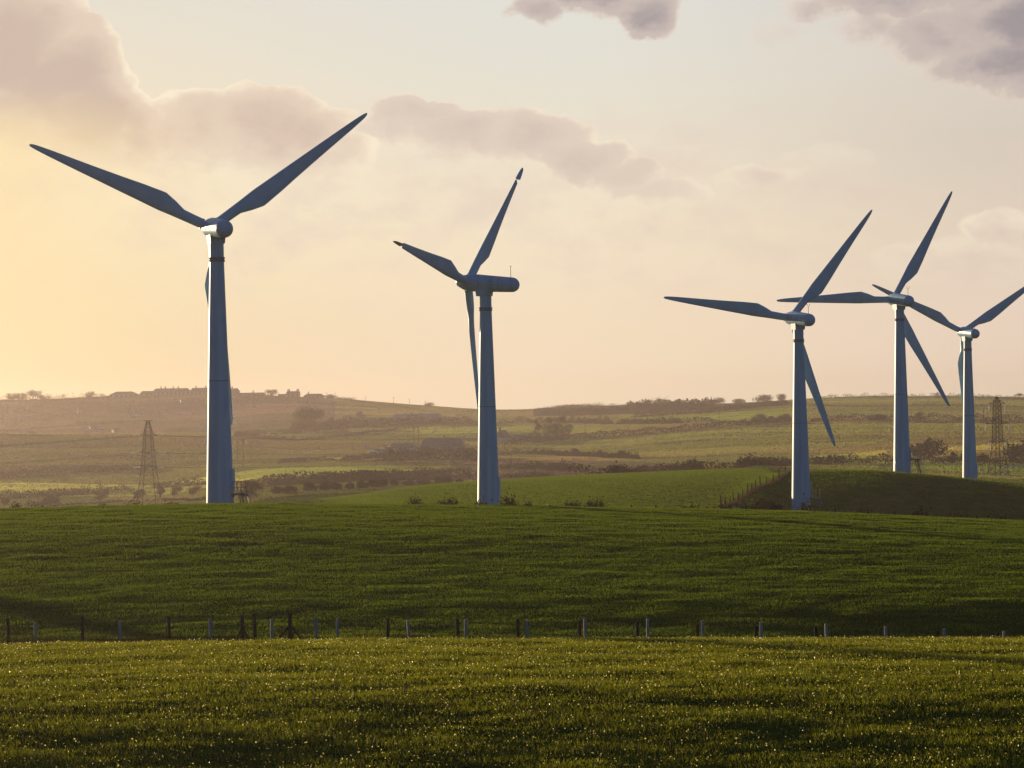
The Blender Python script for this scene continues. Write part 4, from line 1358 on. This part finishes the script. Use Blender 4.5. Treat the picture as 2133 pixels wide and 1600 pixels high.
cr = [(-60, 1058), (48, 1058), (151, 1056), (262, 1053), (318, 1050), (560, 1050), (680, 1050), (792, 1050), (840, 1050), (887, 1049), (1044, 1052), (1099, 1050), (1146, 1052), (1200, 1050), (1207, 1047), (1253, 1050), (1315, 1052),
      (1366, 1052), (1421, 1055), (1472, 1055), (1502, 1055), (1570, 1054), (1628, 1055), (1687, 1054), (1739, 1058), (1808, 1064), (1863, 1064), (1980, 1068), (2033, 1074), (2086, 1076), (2093, 1073), (2180, 1084)]
fence('wire_fence', 'thin fence of dark posts along the far crest of the big field', [
    post_at(u, v, 260.0, .15, RNG.normal(0, .03)) for u, v in cr], M['post_dark'], (.95, .6, .3), 'distant fences', .006)
hf = []
for k in range(15):
    q = k / 14
    d = 352 + q * 46
    u = float(np.interp(d, [352, 366, 382, 398], [1502, 1540, 1585, 1650]))
    p = ground_at(u, 1020, d)
    hf.append(((p.x, d, p.z), 1.25 if k % 3 else 1.6, .14, RNG.normal(0, .05), None))
fence('wire_fence', 'fence climbing the flank of the shaded hill through dry brown grass', hf, M['post_dark'], (.95, .6, .3), 'distant fences', .006)


# ------------------------------------------------------------------ pylons, poles and cables
def lattice(mb, levels, leg=.10, br=.045, rot=0.0, sub=None):
    """square tower through (z, width) levels with cross bracing"""
    cr, sr = math.cos(rot), math.sin(rot)

    def cn(z, w, i):
        x, y = ((-1, -1), (1, -1), (1, 1), (-1, 1))[i]
        x, y = x * w / 2, y * w / 2
        return Vector((x * cr - y * sr, x * sr + y * cr, z))
    for (z0, w0), (z1, w1) in zip(levels[:-1], levels[1:]):
        for i in range(4):
            j = (i + 1) % 4
            mb.bar(cn(z0, w0, i), cn(z1, w1, i), leg)
            mb.bar(cn(z0, w0, i), cn(z1, w1, j), br)
            mb.bar(cn(z0, w0, j), cn(z1, w1, i), br)
            mb.bar(cn(z1, w1, i), cn(z1, w1, j), br)


def insulator(a_, b_, r=.16):
    mb = MB()
    a_, b_ = Vector(a_), Vector(b_)
    d_ = b_ - a_
    n = 10
    pr = []
    for k in range(n):
        h = d_.length * (k + .5) / n
        pr += [(r * .35, h - d_.length * .045), (r, h - d_.length * .02), (r, h + d_.length * .01), (r * .35, h + d_.length * .04)]
    mb.lathe(pr, 8, d_, a_)
    return mb.mesh('insulator', M['glass_ins'], False)


def cable(label, pts, r, group='overhead power cables'):
    mb = MB()
    mb.tube(pts, r, 4)
    o_ = link('power_cable', mb.mesh('power_cable', M['wire']))
    return tag(o_, label, 'cable', group)


# left: tension pylon
DP = 905.0
b0 = at(311, 1057, DP)
b0.z = h1(b0.x, DP)
top_z = at(309, 876, DP).z - b0.z
sc = DP / F
pyl = thing('electricity_pylon', 'tall lattice pylon with white horizontal insulators in the left valley', 'pylon', b0, 0, 'lattice pylons')
zl = lambda v: top_z - (v - 876) * sc
mb = MB()
lattice(mb, [(-.5, 6.5), (zl(1032), 5.7), (zl(1010), 4.9), (zl(990), 4.3), (zl(974), 3.8), (zl(962), 3.5), (zl(951), 3.25), (zl(942), 3.0), (zl(932), 2.8), (zl(922), 2.6), (zl(913), 2.4), (zl(905), 2.2), (zl(897), 2.0), (zl(888), 1.4), (zl(877), .8)], .14, .05, R(24))
link('lattice_tower', mb.mesh('lattice_tower', M['lattice']), pyl)
mb = MB()
mb.bar((-1.3, -.3, top_z), (1.3, .3, top_z), .10)
link('top_arm', mb.mesh('top_arm', M['lattice']), pyl)
for x, y in ((-3.2, -1.6), (1.6, -3.2), (3.2, 1.6), (-1.6, 3.2)):
    mb = MB()
    mb.box((x, y, -.1), (1.0, 1.0, .9), R(24), .9)
    link('footing', mb.mesh('footing', M['concrete']), pyl)
ends = []
for lev, (v, ln, rise) in enumerate(((905.5, 3.5, 9), (942, 4.6, 9), (972.5, 3.7, 8))):
    z = zl(v)
    mb = MB()
    for s in (1, -1):
        tipv = Vector((s * ln * .72, -s * ln * .75, z))
        for q in (-1, 1):
            mb.bar((q * .9 + s * .5, -s * .8 + q * .4, z), tipv, .13)
        mb.bar((s * .8, -s * .9, z + rise * sc), tipv, .06)
        mb.bar((s * .8, -s * .9, z + rise * sc * .5), tipv.lerp(Vector((s, -s, z)), .5), .04)
    link('cross_arm', mb.mesh('cross_arm', M['lattice']), pyl)
    for s in (1, -1):
        tipv = Vector((s * ln * .72, -s * ln * .75, z))
        for dr in (-1, 1):
            a_ = tipv + Vector((dr * .25, 0, -.05))
            b_ = tipv + Vector((dr * 2.5, 0, -.30))
            link('insulator', insulator(a_, b_, .27), pyl)
            ends.append((lev, s, dr, b0 + b_))
        mb = MB()
        pts = [tipv + Vector((q * 2.5, 0, -.3 - 1.9 * (1 - q * q))) for q in np.linspace(-1, 1, 9)]
        mb.tube(pts, .035, 4)
        link('jumper', mb.mesh('jumper', M['wire']), pyl)
for lev, s, dr, p in ends:
    pts = []
    nm = ('top', 'middle', 'bottom')[lev]
    if dr < 0:
        for q in np.linspace(0, 1, 16):
            dx_ = q * 215.0
            pts.append(Vector((p.x - dx_, p.y - q * 60 * (1 + .0 * s), p.z - 9.0 * math.sin(q * math.pi / 2) + 1.2 * q)))
        cable('%s cable running left out of the picture from the %s arm of the left pylon' % ('nearer' if s > 0 else 'farther', nm), pts, .075)
    else:
        for q in np.linspace(0, 1, 16):
            tgt = Vector(((1385 - CU) / F * 1950 + s * 3, 1950, p.z + 14))
            pts.append(p.lerp(tgt, q) - Vector((0, 0, 12.0 * math.sin(q * math.pi))))
        cable('%s cable running right across the valley from the %s arm of the left pylon' % ('nearer' if s > 0 else 'farther', nm), pts, .06)
pts = [b0 + Vector((-1.3 - q * 210, -.3 - q * 60, top_z - 7.5 * math.sin(q * math.pi / 2))) for q in np.linspace(0, 1, 14)]
cable('thin earth cable leaving the tip of the left pylon to the left', pts, .045)

# right: suspension pylon
DR = 850.0
b1 = at(2079, 1003, DR)
b1.z = h1(b1.x, DR)
top_z = at(2077, 827, DR).z - b1.z
sc = DR / F
py2 = thing('electricity_pylon', 'dark lattice pylon with bright hanging insulators at the right edge', 'pylon', b1, 0, 'lattice pylons')
zl = lambda v: top_z - (v - 827) * sc
mb = MB()
lattice(mb, [(-.5, 5.2), (zl(985), 4.4), (zl(965), 3.6), (zl(948), 3.0), (zl(934), 2.6), (zl(921), 2.3), (zl(910), 2.2), (zl(900), 2.1), (zl(890), 2.05), (zl(881), 2.0), (zl(871), 1.9), (zl(861), 1.8), (zl(851), 1.7), (zl(841), 1.6), (zl(834), 1.0), (zl(827), .45)], .14, .055, R(20))
link('lattice_tower', mb.mesh('lattice_tower', M['lattice']), py2)
for x, y in ((-2.6, -1.2), (1.2, -2.6), (2.6, 1.2), (-1.2, 2.6)):
    mb = MB()
    mb.box((x, y, .05), (.9, .9, .7), R(20), .9)
    link('footing', mb.mesh('footing', M['concrete']), py2)
e2 = []
for lev, (v, ln, rise) in enumerate(((841, 2.45, 8), (882, 3.5, 9), (920, 2.65, 6))):
    z = zl(v)
    mb = MB()
    for s in (-1, 1):
        tipv = Vector((s * ln, s * .4, z))
        for q in (-1, 1):
            mb.bar((s * .75, q * .75, z), tipv, .13)
            mb.bar((s * .6, q * .5, z + rise * sc), tipv, .07)
        for k in (.35, .65):
            m0 = Vector((s * .75, 0, z)).lerp(tipv, k)
            m1 = Vector((s * .6, 0, z + rise * sc)).lerp(tipv, k)
            mb.bar(m0, m1, .045)
    link('cross_arm', mb.mesh('cross_arm', M['lattice']), py2)
    for s in (-1, 1):
        tipv = Vector((s * ln * .97, s * .4, z))
        link('insulator', insulator(tipv - Vector((0, 0, .25)), tipv - Vector((-.12 * s, 0, 2.3)), .27), py2)
        e2.append((lev, s, b1 + tipv - Vector((0, 0, 2.35))))
for lev, s, p in e2:
    pts = [Vector((p.x + 70 * q, p.y - 330 * q * (1 if q > 0 else 1), p.z + 2.0 * abs(q) - 7.0 * math.sin(abs(q) * math.pi) * 1.0)) for q in np.linspace(0, 1, 12)]
    cable('thin cable from the %s arm, %s side, of the right pylon' % (('top', 'middle', 'bottom')[lev], 'left' if s < 0 else 'right'), pts, .013)


# twin wooden poles carrying three bright insulators
def twin_pole(label, u, v, dmin, hpx, gap=12):
    p = hit(u, v, dmin)
    s = px_m(p.y)
    h = hpx * s
    r_ = thing('power_pole', label, 'power pole', p, 0, 'twin wooden power poles')
    for x in (-gap * .5 * s, gap * .5 * s):
        mb = MB()
        mb.lathe([(.20, -.5), (.19, 0), (.15, h)], 8)
        link('pole', mb.mesh('pole', M['post_dark']), r_, (x, 0, 0))
    mb = MB()
    mb.box((0, -.2, h - .25), (gap * 2.25 * s, .18, .22))
    mb.bar((-gap * .5 * s, -.1, h - 1.6), (gap * .5 * s, -.1, h - .4), .05)
    link('cross_beam', mb.mesh('cross_beam', M['post_dark']), r_)
    tips = []
    for x in (-gap * s, 0, gap * s):
        link('insulator', insulator((x, -.3, h - .4), (x + .05, -.3, h - 2.3), .22), r_)
        tips.append(p + Vector((x, -.3, h - 2.35)))
    return tips


t1 = twin_pole('twin wooden poles just right of the nearest turbine', 501, 962, 1250, 47)
t2 = twin_pole('twin wooden poles behind the farm barn left of the second turbine', 867, 936, 1500, 48, 10)
twin_pole('small distant twin poles left of the right pylon', 2053, 890, 1600, 34, 8)
for k in range(3):
    pts = [t1[k].lerp(t2[k], q) - Vector((0, 0, 6 * math.sin(q * math.pi))) for q in np.linspace(0, 1, 14)]
    cable('%s cable strung between the two pairs of twin wooden poles' % ('left', 'middle', 'right')[k], pts, .05)


def pole(label, u, v, dmin, hpx, arm=True):
    p = hit(u, v, dmin)
    h = hpx * px_m(p.y)
    mb = MB()
    mb.lathe([(.17, -.4), (.16, 0), (.11, h)], 7)
    r_ = thing('utility_pole', label, 'utility pole', p, 0, 'single wooden utility poles')
    link('pole', mb.mesh('pole', M['post_dark']), r_)
    if arm:
        mb = MB()
        mb.box((0, -.1, h - .5), (1.8, .14, .16))
        for x in (-.8, 0, .8):
            mb.bar((x, -.1, h - .4), (x, -.1, h - .1), .07, 5)
        link('cross_arm', mb.mesh('cross_arm', M['post_dark']), r_)


for u, v, dm, hp, lb in [(820, 842, 2350, 15, 'utility pole on the bare skyline slope, tallest of its line'), (853, 845, 2350, 14, 'utility pole on the skyline right of the tallest one'),
                         (762, 838, 2350, 12, 'utility pole on the skyline just right of the bungalow garden'), (886, 849, 2350, 14, 'utility pole beside the low bush on the sloping skyline'),
                         (681, 830, 2350, 13, 'utility pole next to the bungalow on the skyline'), (698, 832, 2350, 14, 'utility pole between the bungalow and the bare slope'),
                         (152, 832, 2350, 14, 'utility pole on the left skyline before the village roofs'), (119, 833, 2350, 12, 'utility pole on the left skyline near the umbrella tree'),
                         (1498, 884, 1700, 29, 'lone tall utility pole on the pale strip field'), (1219, 903, 1600, 22, 'lone utility pole right of the conifers'),
                         (713, 899, 1750, 12, 'short utility pole on the field left of the farm roofs'), (734, 938, 1300, 16, 'short utility pole left of the parked cars'),
                         (234, 978, 1100, 15, 'lone utility pole on the field left of the left pylon'), (570, 897, 1700, 14, 'utility pole on the hillside left of the big pines')]:
    pole(lb, u, v, dm, hp)


# ------------------------------------------------------------------ houses and farm buildings
def house(name, label, u, v, dmin, wpx, hpx, rpx, depth=8.0, rz=0.0, wall='wall_stone', roof='slate', hip=0.0, chim=(), wins=(), group=None, cat='house', over=.25, door=None, sink=2.0):
    """wpx width, hpx wall height, rpx roof height in photo pixels; chim = positions along the ridge -1..1; wins = (columns, storeys)"""
    p = hit(u, v, dmin)
    s = px_m(p.y)
    w, h, r_ = wpx * s, hpx * s, rpx * s
    root = thing(name, label, cat, p, rz, group)
    mb = MB()
    hw, hd = w / 2, depth / 2
    vs = [(-hw, -hd, -sink), (hw, -hd, -sink), (hw, hd, -sink), (-hw, hd, -sink), (-hw, -hd, h), (hw, -hd, h), (hw, hd, h), (-hw, hd, h)]
    fs = [(3, 2, 1, 0), (0, 1, 5, 4), (1, 2, 6, 5), (2, 3, 7, 6), (3, 0, 4, 7)]
    if hip == 0:
        vs += [(-hw, 0, h + r_ - .1), (hw, 0, h + r_ - .1)]
        fs += [(7, 4, 8), (5, 6, 9), (4, 5, 9, 8), (6, 7, 8, 9)]
    else:
        fs += [(4, 5, 6, 7)]
    mb.add(vs, fs)
    wl = link('wall', mb.mesh('wall', M[wall]), root)
    mb = MB()
    o_ = over
    rw = hw - hip * hw + (o_ if hip == 0 else 0)
    e = [(-hw - o_, -hd - o_, h - .05), (hw + o_, -hd - o_, h - .05), (hw + o_, hd + o_, h - .05), (-hw - o_, hd + o_, h - .05)]
    tp = [(-rw, 0, h + r_), (rw, 0, h + r_)]
    up = [(x, y, z + .18) for x, y, z in e]
    vs = e + up + tp
    mb.add(vs, [(0, 1, 5, 4), (1, 2, 6, 5), (2, 3, 7, 6), (3, 0, 4, 7), (4, 5, 9, 8), (6, 7, 8, 9), (5, 6, 9), (7, 4, 8), (3, 2, 1, 0)])
    rf = link('roof', mb.mesh('roof', M[roof]), root)
    for c in chim:
        mb = MB()
        x = c * (rw - .5)
        mb.box((x, 0, h + r_ + .45), (.95, .7, 2.1))
        mb.box((x, 0, h + r_ + 1.55), (1.1, .85, .18))
        for q in (-.22, .22):
            mb.bar((x + q, 0, h + r_ + 1.6), (x + q, 0, h + r_ + 2.0), .13, 6)
        link('chimney', mb.mesh('chimney', M['wall_stone']), rf)
    if wins:
        nc_, ns_ = wins
        for j in range(ns_):
            for i in range(nc_):
                x = -hw + w * (i + .5) / nc_
                z = h * (j + .55) / ns_
                mb = MB()
                ww, wh = min(1.3, w / nc_ * .45), min(1.3, h / ns_ * .5)
                mb.box((x, -hd - .03, z), (ww, .08, wh))
                mb.box((x, -hd - .06, z - wh / 2 - .06), (ww + .2, .16, .1))
                link('window', mb.mesh('window', M['pane']), wl)
    if door is not None:
        mb = MB()
        mb.box((door * hw, -hd - .03, 1.0), (1.0, .08, 2.1))
        link('door', mb.mesh('door', M['wall_dark']), wl)
    return root


GR = 'village roofs on the left skyline'
house('house', 'long hipped-roof house at the left end of the village skyline', 259, 828, 2380, 60, 5, 7, 9, .02, 'wall_stone', 'slate', .45, (), (6, 1), GR)
house('house', 'low gabled house between the two long hipped roofs of the village', 307, 826, 2380, 30, 5, 6, 8, .0, 'wall_stone', 'slate', .3, (), (3, 1), GR)
house('terraced_house', 'longest terraced row on the skyline with four small chimneys', 358, 823, 2380, 78, 7, 7, 9, .0, 'wall_stone', 'slate', .15, (-.7, -.42, .1, .42), (9, 2), GR)
house('terraced_house', 'house with two chimneys left of the nearest tower on the skyline', 418, 822, 2380, 42, 7, 7, 9, .0, 'wall_stone', 'slate', .2, (-.6, .7), (5, 2), GR)
house('house', 'house with sloping hip just right of the nearest tower on the skyline', 487, 823, 2380, 24, 7, 7, 9, .0, 'wall_stone', 'slate', .35, (-.5,), (3, 2), GR)
house('bungalow', 'long low flat-ridged bungalow row right of the nearest tower', 525, 826, 2380, 56, 4, 4, 8, .0, 'wall_stone', 'slate', .12, (.1,), (6, 1), GR)
house('outbuilding', 'low outbuilding touching the tall chimneyed house', 588, 827, 2380, 16, 3, 3, 6, .0, 'wall_stone', 'slate', 0, (), (2, 1), GR, 'building')
house('house', 'tall two-storey house with four chimneys on the skyline', 611, 828, 2380, 28, 9, 4, 8, .0, 'wall_stone', 'slate', .1, (-.95, -.7, .7, .95), (3, 2), GR)
house('bungalow', 'bungalow with one tall chimney at the right end of the village', 654, 829, 2380, 42, 4, 5, 9, .0, 'wall_stone', 'slate', .3, (-.85,), (5, 1), GR)

GW = 'small white houses on the village hillside'
wh = [(33, 856, 9, 'white cottage at the far left of the hillside'), (58, 861, 7, 'tiny white cottage just right of the far left one'), (134, 860, 8, 'white cottage below the left skyline poles'),
      (166, 864, 9, 'bright white cottage under the rounded skyline tree'), (270, 869, 9, 'white house below the long hipped roof'), (292, 866, 13, 'wide grey-white house below the low gabled house'),
      (195, 895, 16, 'largest pale house low on the left hillside'), (208, 901, 9, 'pale lean house right under the largest pale house'), (181, 906, 8, 'white shed left below the largest pale house'),
      (66, 906, 9, 'white cottage low at the left above the thorn hedge'), (240, 902, 10, 'pale low house between the largest one and the pylon'), (278, 860, 7, 'small white house high below the terrace'),
      (339, 862, 10, 'pale house below the terraced row'), (380, 840, 8, 'white house close under the terraced row'), (637, 852, 14, 'pale farmhouse below the tall chimneyed house'),
      (655, 853, 9, 'small pale shed right of the pale farmhouse'), (495, 888, 8, 'white cottage right of the nearest tower on the hillside')]
for i, (u, v, wpx, lb) in enumerate(wh):
    house('cottage', lb, u, v, 1950, wpx, 4.2, 3.2, 6.5, ((i * 37) % 7 - 3) * .12, 'wall_pale', 'slate', 0, (-.8,) if i % 2 else (), (2, 1), GW)

house('barn', 'long shed with pale sheet roof on the rise below the village slope', 870, 880, 1850, 106, 9, 9, 14, .0, 'wall_dark', 'tin', .14, (), (), None, 'barn')
house('farm_building', 'low dark farm building between the evergreen and the long shed', 798, 884, 1850, 74, 9, 5, 9, .0, 'wall_dark', 'slate', .04, (), (6, 1), None, 'farm building')
house('farm_building', 'small grey farmhouse left of the low dark farm building', 735, 888, 1850, 46, 8, 6, 8, .0, 'wall_stone', 'slate', .2, (-.6,), (4, 1), None, 'farm building')
house('barn', 'big hipped barn with dark roof left of the second turbine', 922, 941, 1500, 92, 10, 18, 13, .0, 'wall_dark', 'slate', .14, (.1,), (), None, 'barn')
house('barn', 'pale-walled barn with dark roof beside the parked cars', 838, 941, 1450, 58, 8, 9, 11, .08, 'wall_white', 'slate', .25, (), (), None, 'barn', door=.3)
house('house', 'white gabled house with brown roof right behind the second turbine', 1047, 922, 1600, 26, 10, 16, 7, R(62), 'wall_white', 'slate', 0, (-.9,), (2, 1), None)
house('farm_building', 'long low brown-roofed wing right of the white gabled house', 1078, 920, 1610, 50, 7, 7, 7, .0, 'wall_stone', 'slate', 0, (), (4, 1), None, 'farm building')


def polytunnel(label, u, v, dmin, wpx, hpx):
    p = hit(u, v, dmin)
    s = px_m(p.y)
    w, h = wpx * s, hpx * s
    r_ = thing('polytunnel', label, 'polytunnel', p, .05, 'polytunnels on the far hillside')
    vs, fs = [], []
    n = 10
    for x in (-w / 2, w / 2):
        for i in range(n + 1):
            an = math.pi * i / n
            vs.append((x, -math.cos(an) * h * 1.3, math.sin(an) * h))
    for i in range(n):
        fs.append((i, i + 1, n + 2 + i, n + 1 + i))
    fs += [tuple(range(n, -1, -1)), tuple(range(n + 1, 2 * n + 2))]
    mb = MB()
    mb.add(vs, fs)
    link('cover', mb.mesh('cover', M['poly'], True), r_)
    mb = MB()
    for k in range(6):
        x = -w / 2 + w * k / 5
        pts = [Vector((x, -math.cos(math.pi * i / n) * h * 1.32, math.sin(math.pi * i / n) * h * 1.02)) for i in range(n + 1)]
        mb.tube(pts, .05, 4)
    link('hoop', mb.mesh('hoop', M['steel']), r_)


polytunnel('shorter pale polytunnel above the long climbing hedge', 1369, 899, 1500, 14, 4)
polytunnel('longer pale polytunnel above the long climbing hedge', 1394, 898, 1500, 20, 4)


# ------------------------------------------------------------------ cars by the farm
def car(label, u, v, dmin, rz, paint):
    p = hit(u, v, dmin)
    r_ = thing('parked_car', label, 'car', (p.x, p.y, p.z), rz, 'cars parked by the farm')
    prof = [(-2.1, .35), (-2.15, .75), (-1.95, .95), (-1.2, 1.02), (-.65, 1.45), (.75, 1.48), (1.35, 1.05), (1.95, .92), (2.15, .7), (2.1, .35)]
    mb = MB()
    n = len(prof)
    vs = [(x, -.82 * (1 if z < 1.1 else .82), z) for x, z in prof] + [(x, .82 * (1 if z < 1.1 else .82), z) for x, z in prof]
    mb.add(vs, [(i, (i + 1) % n, n + (i + 1) % n, n + i) for i in range(n)] + [tuple(range(n - 1, -1, -1)), tuple(range(n, 2 * n))])
    link('body', mb.mesh('body', M[paint], True), r_)
    mb = MB()
    for s in (-1, 1):
        vs = [(-1.05, s * .79, 1.06), (-.6, s * .69, 1.40), (.7, s * .69, 1.42), (1.2, s * .79, 1.07)]
        mb.add(vs, [(0, 1, 2, 3)])
    mb.add([(-1.22, -.66, 1.06), (-.72, -.58, 1.44), (-.72, .58, 1.44), (-1.22, .66, 1.06)], [(0, 1, 2, 3)])
    mb.add([(1.36, -.66, 1.10), (.82, -.58, 1.47), (.82, .58, 1.47), (1.36, .66, 1.10)], [(0, 1, 2, 3)])
    link('window', mb.mesh('window', M['pane']), r_)
    for x in (-1.35, 1.35):
        for s in (-1, 1):
            mb = MB()
            mb.bar((x, s * .66, .32), (x, s * .86, .32), .32, 14)
            link('wheel', mb.mesh('wheel', M['rubber']), r_)


for i, (u, v, rz, pt, lb) in enumerate([(776, 944, .3, 'car_grey', 'silver car parked lowest in the group left of the barn'), (786, 941, .5, 'car_dark', 'dark car in the middle of the parked group'),
                                        (797, 938, .2, 'car_grey', 'silver car parked close to the pale-walled barn'), (764, 935, .9, 'car_grey', 'silver car parked apart at the left of the group')]):
    car(lb, u, v, 1300, rz, pt)


# ------------------------------------------------------------------ sheep
def sheep_mesh(graze):
    import bmesh
    vs = [(-.42, 0, .62), (-.05, 0, .66), (.36, 0, .66)]
    rad = [.24, .30, .25]
    ed = [(0, 1), (1, 2)]
    vs += [(.58, 0, .62 if graze else .84), (.78, 0, .28 if graze else .90), (.92, 0, .12 if graze else .84)]
    rad += [.14, .10, .06]
    ed += [(2, 3), (3, 4), (4, 5)]
    for x, k in ((-.36, 0), (.32, 2)):
        for s in (-1, 1):
            i = len(vs)
            vs += [(x, s * .14, .42), (x + .02, s * .15, .22), (x, s * .15, 0)]
            rad += [.09, .05, .045]
            ed += [(k, i), (i, i + 1), (i + 1, i + 2)]
    for s in (-1, 1):
        i = len(vs)
        b_ = vs[4]
        vs.append((b_[0] - .03, s * .15, b_[2] + .06))
        rad.append(.03)
        ed.append((4, i))
    me_ = bpy.data.meshes.new('sheep')
    me_.from_pydata(vs, ed, [])
    o_ = bpy.data.objects.new('tmp', me_)
    COL.objects.link(o_)
    md = o_.modifiers.new('skin', 'SKIN')
    for i, r_ in enumerate(rad):
        me_.skin_vertices[0].data[i].radius = (r_, r_)
    me_.skin_vertices[0].data[1].use_root = True
    s2 = o_.modifiers.new('sub', 'SUBSURF')
    s2.levels = s2.render_levels = 1
    dg = bpy.context.evaluated_depsgraph_get()
    res = bpy.data.meshes.new_from_object(o_.evaluated_get(dg))
    bpy.data.objects.remove(o_)
    res.materials.clear()
    res.materials.append(M['wool'])
    for p_ in res.polygons:
        p_.use_smooth = True
    return res


SH = [sheep_mesh(True), sheep_mesh(False)]
for i, (u, v, k, rz, lb) in enumerate([(2044, 983, 1, 1.2, 'sheep standing just right of the fifth tower, left of the pylon'), (2064, 981, 0, 2.8, 'grazing sheep close to the left leg of the right pylon'),
                                       (2092, 979, 0, .4, 'grazing sheep just right of the right pylon, leftmost of the four'), (2101, 977, 1, 2.9, 'sheep standing second right of the right pylon'),
                                       (2109, 977, 0, .1, 'grazing sheep third right of the right pylon'), (2127, 975, 1, 3.0, 'sheep standing at the right edge of the field')]):
    p = hit(u, v, 700)
    o = link('sheep', SH[k], None, p)
    o.rotation_euler = (0, 0, rz)
    o.scale = (1.15, 1.15, 1.15)
    tag(o, lb, 'sheep', 'sheep grazing below the right pylon')

# ------------------------------------------------------------------ evening haze
HZ_TOP, HZ_BOT = 50.0, float(TZ.min()) - 1.0
mb = MB()
bx = float(np.abs(TX).max()) + 20
mb.box((0, 1400, (HZ_TOP + HZ_BOT) / 2), (2 * bx, 5900, HZ_TOP - HZ_BOT))
m, t, out = new_mat('haze_air')
pv = t.n.new('ShaderNodeVolumePrincipled')
pv.inputs['Color'].default_value = (0.66, 0.56, 0.55, 1)
pv.inputs['Density'].default_value = 0.000138
pv.inputs['Anisotropy'].default_value = 0.62
t.l.new(pv.outputs[0], out.inputs['Volume'])
hz = link('haze', mb.mesh('haze', m))
tag(hz, 'thin warm evening haze over the fields', 'haze', kind='stuff')
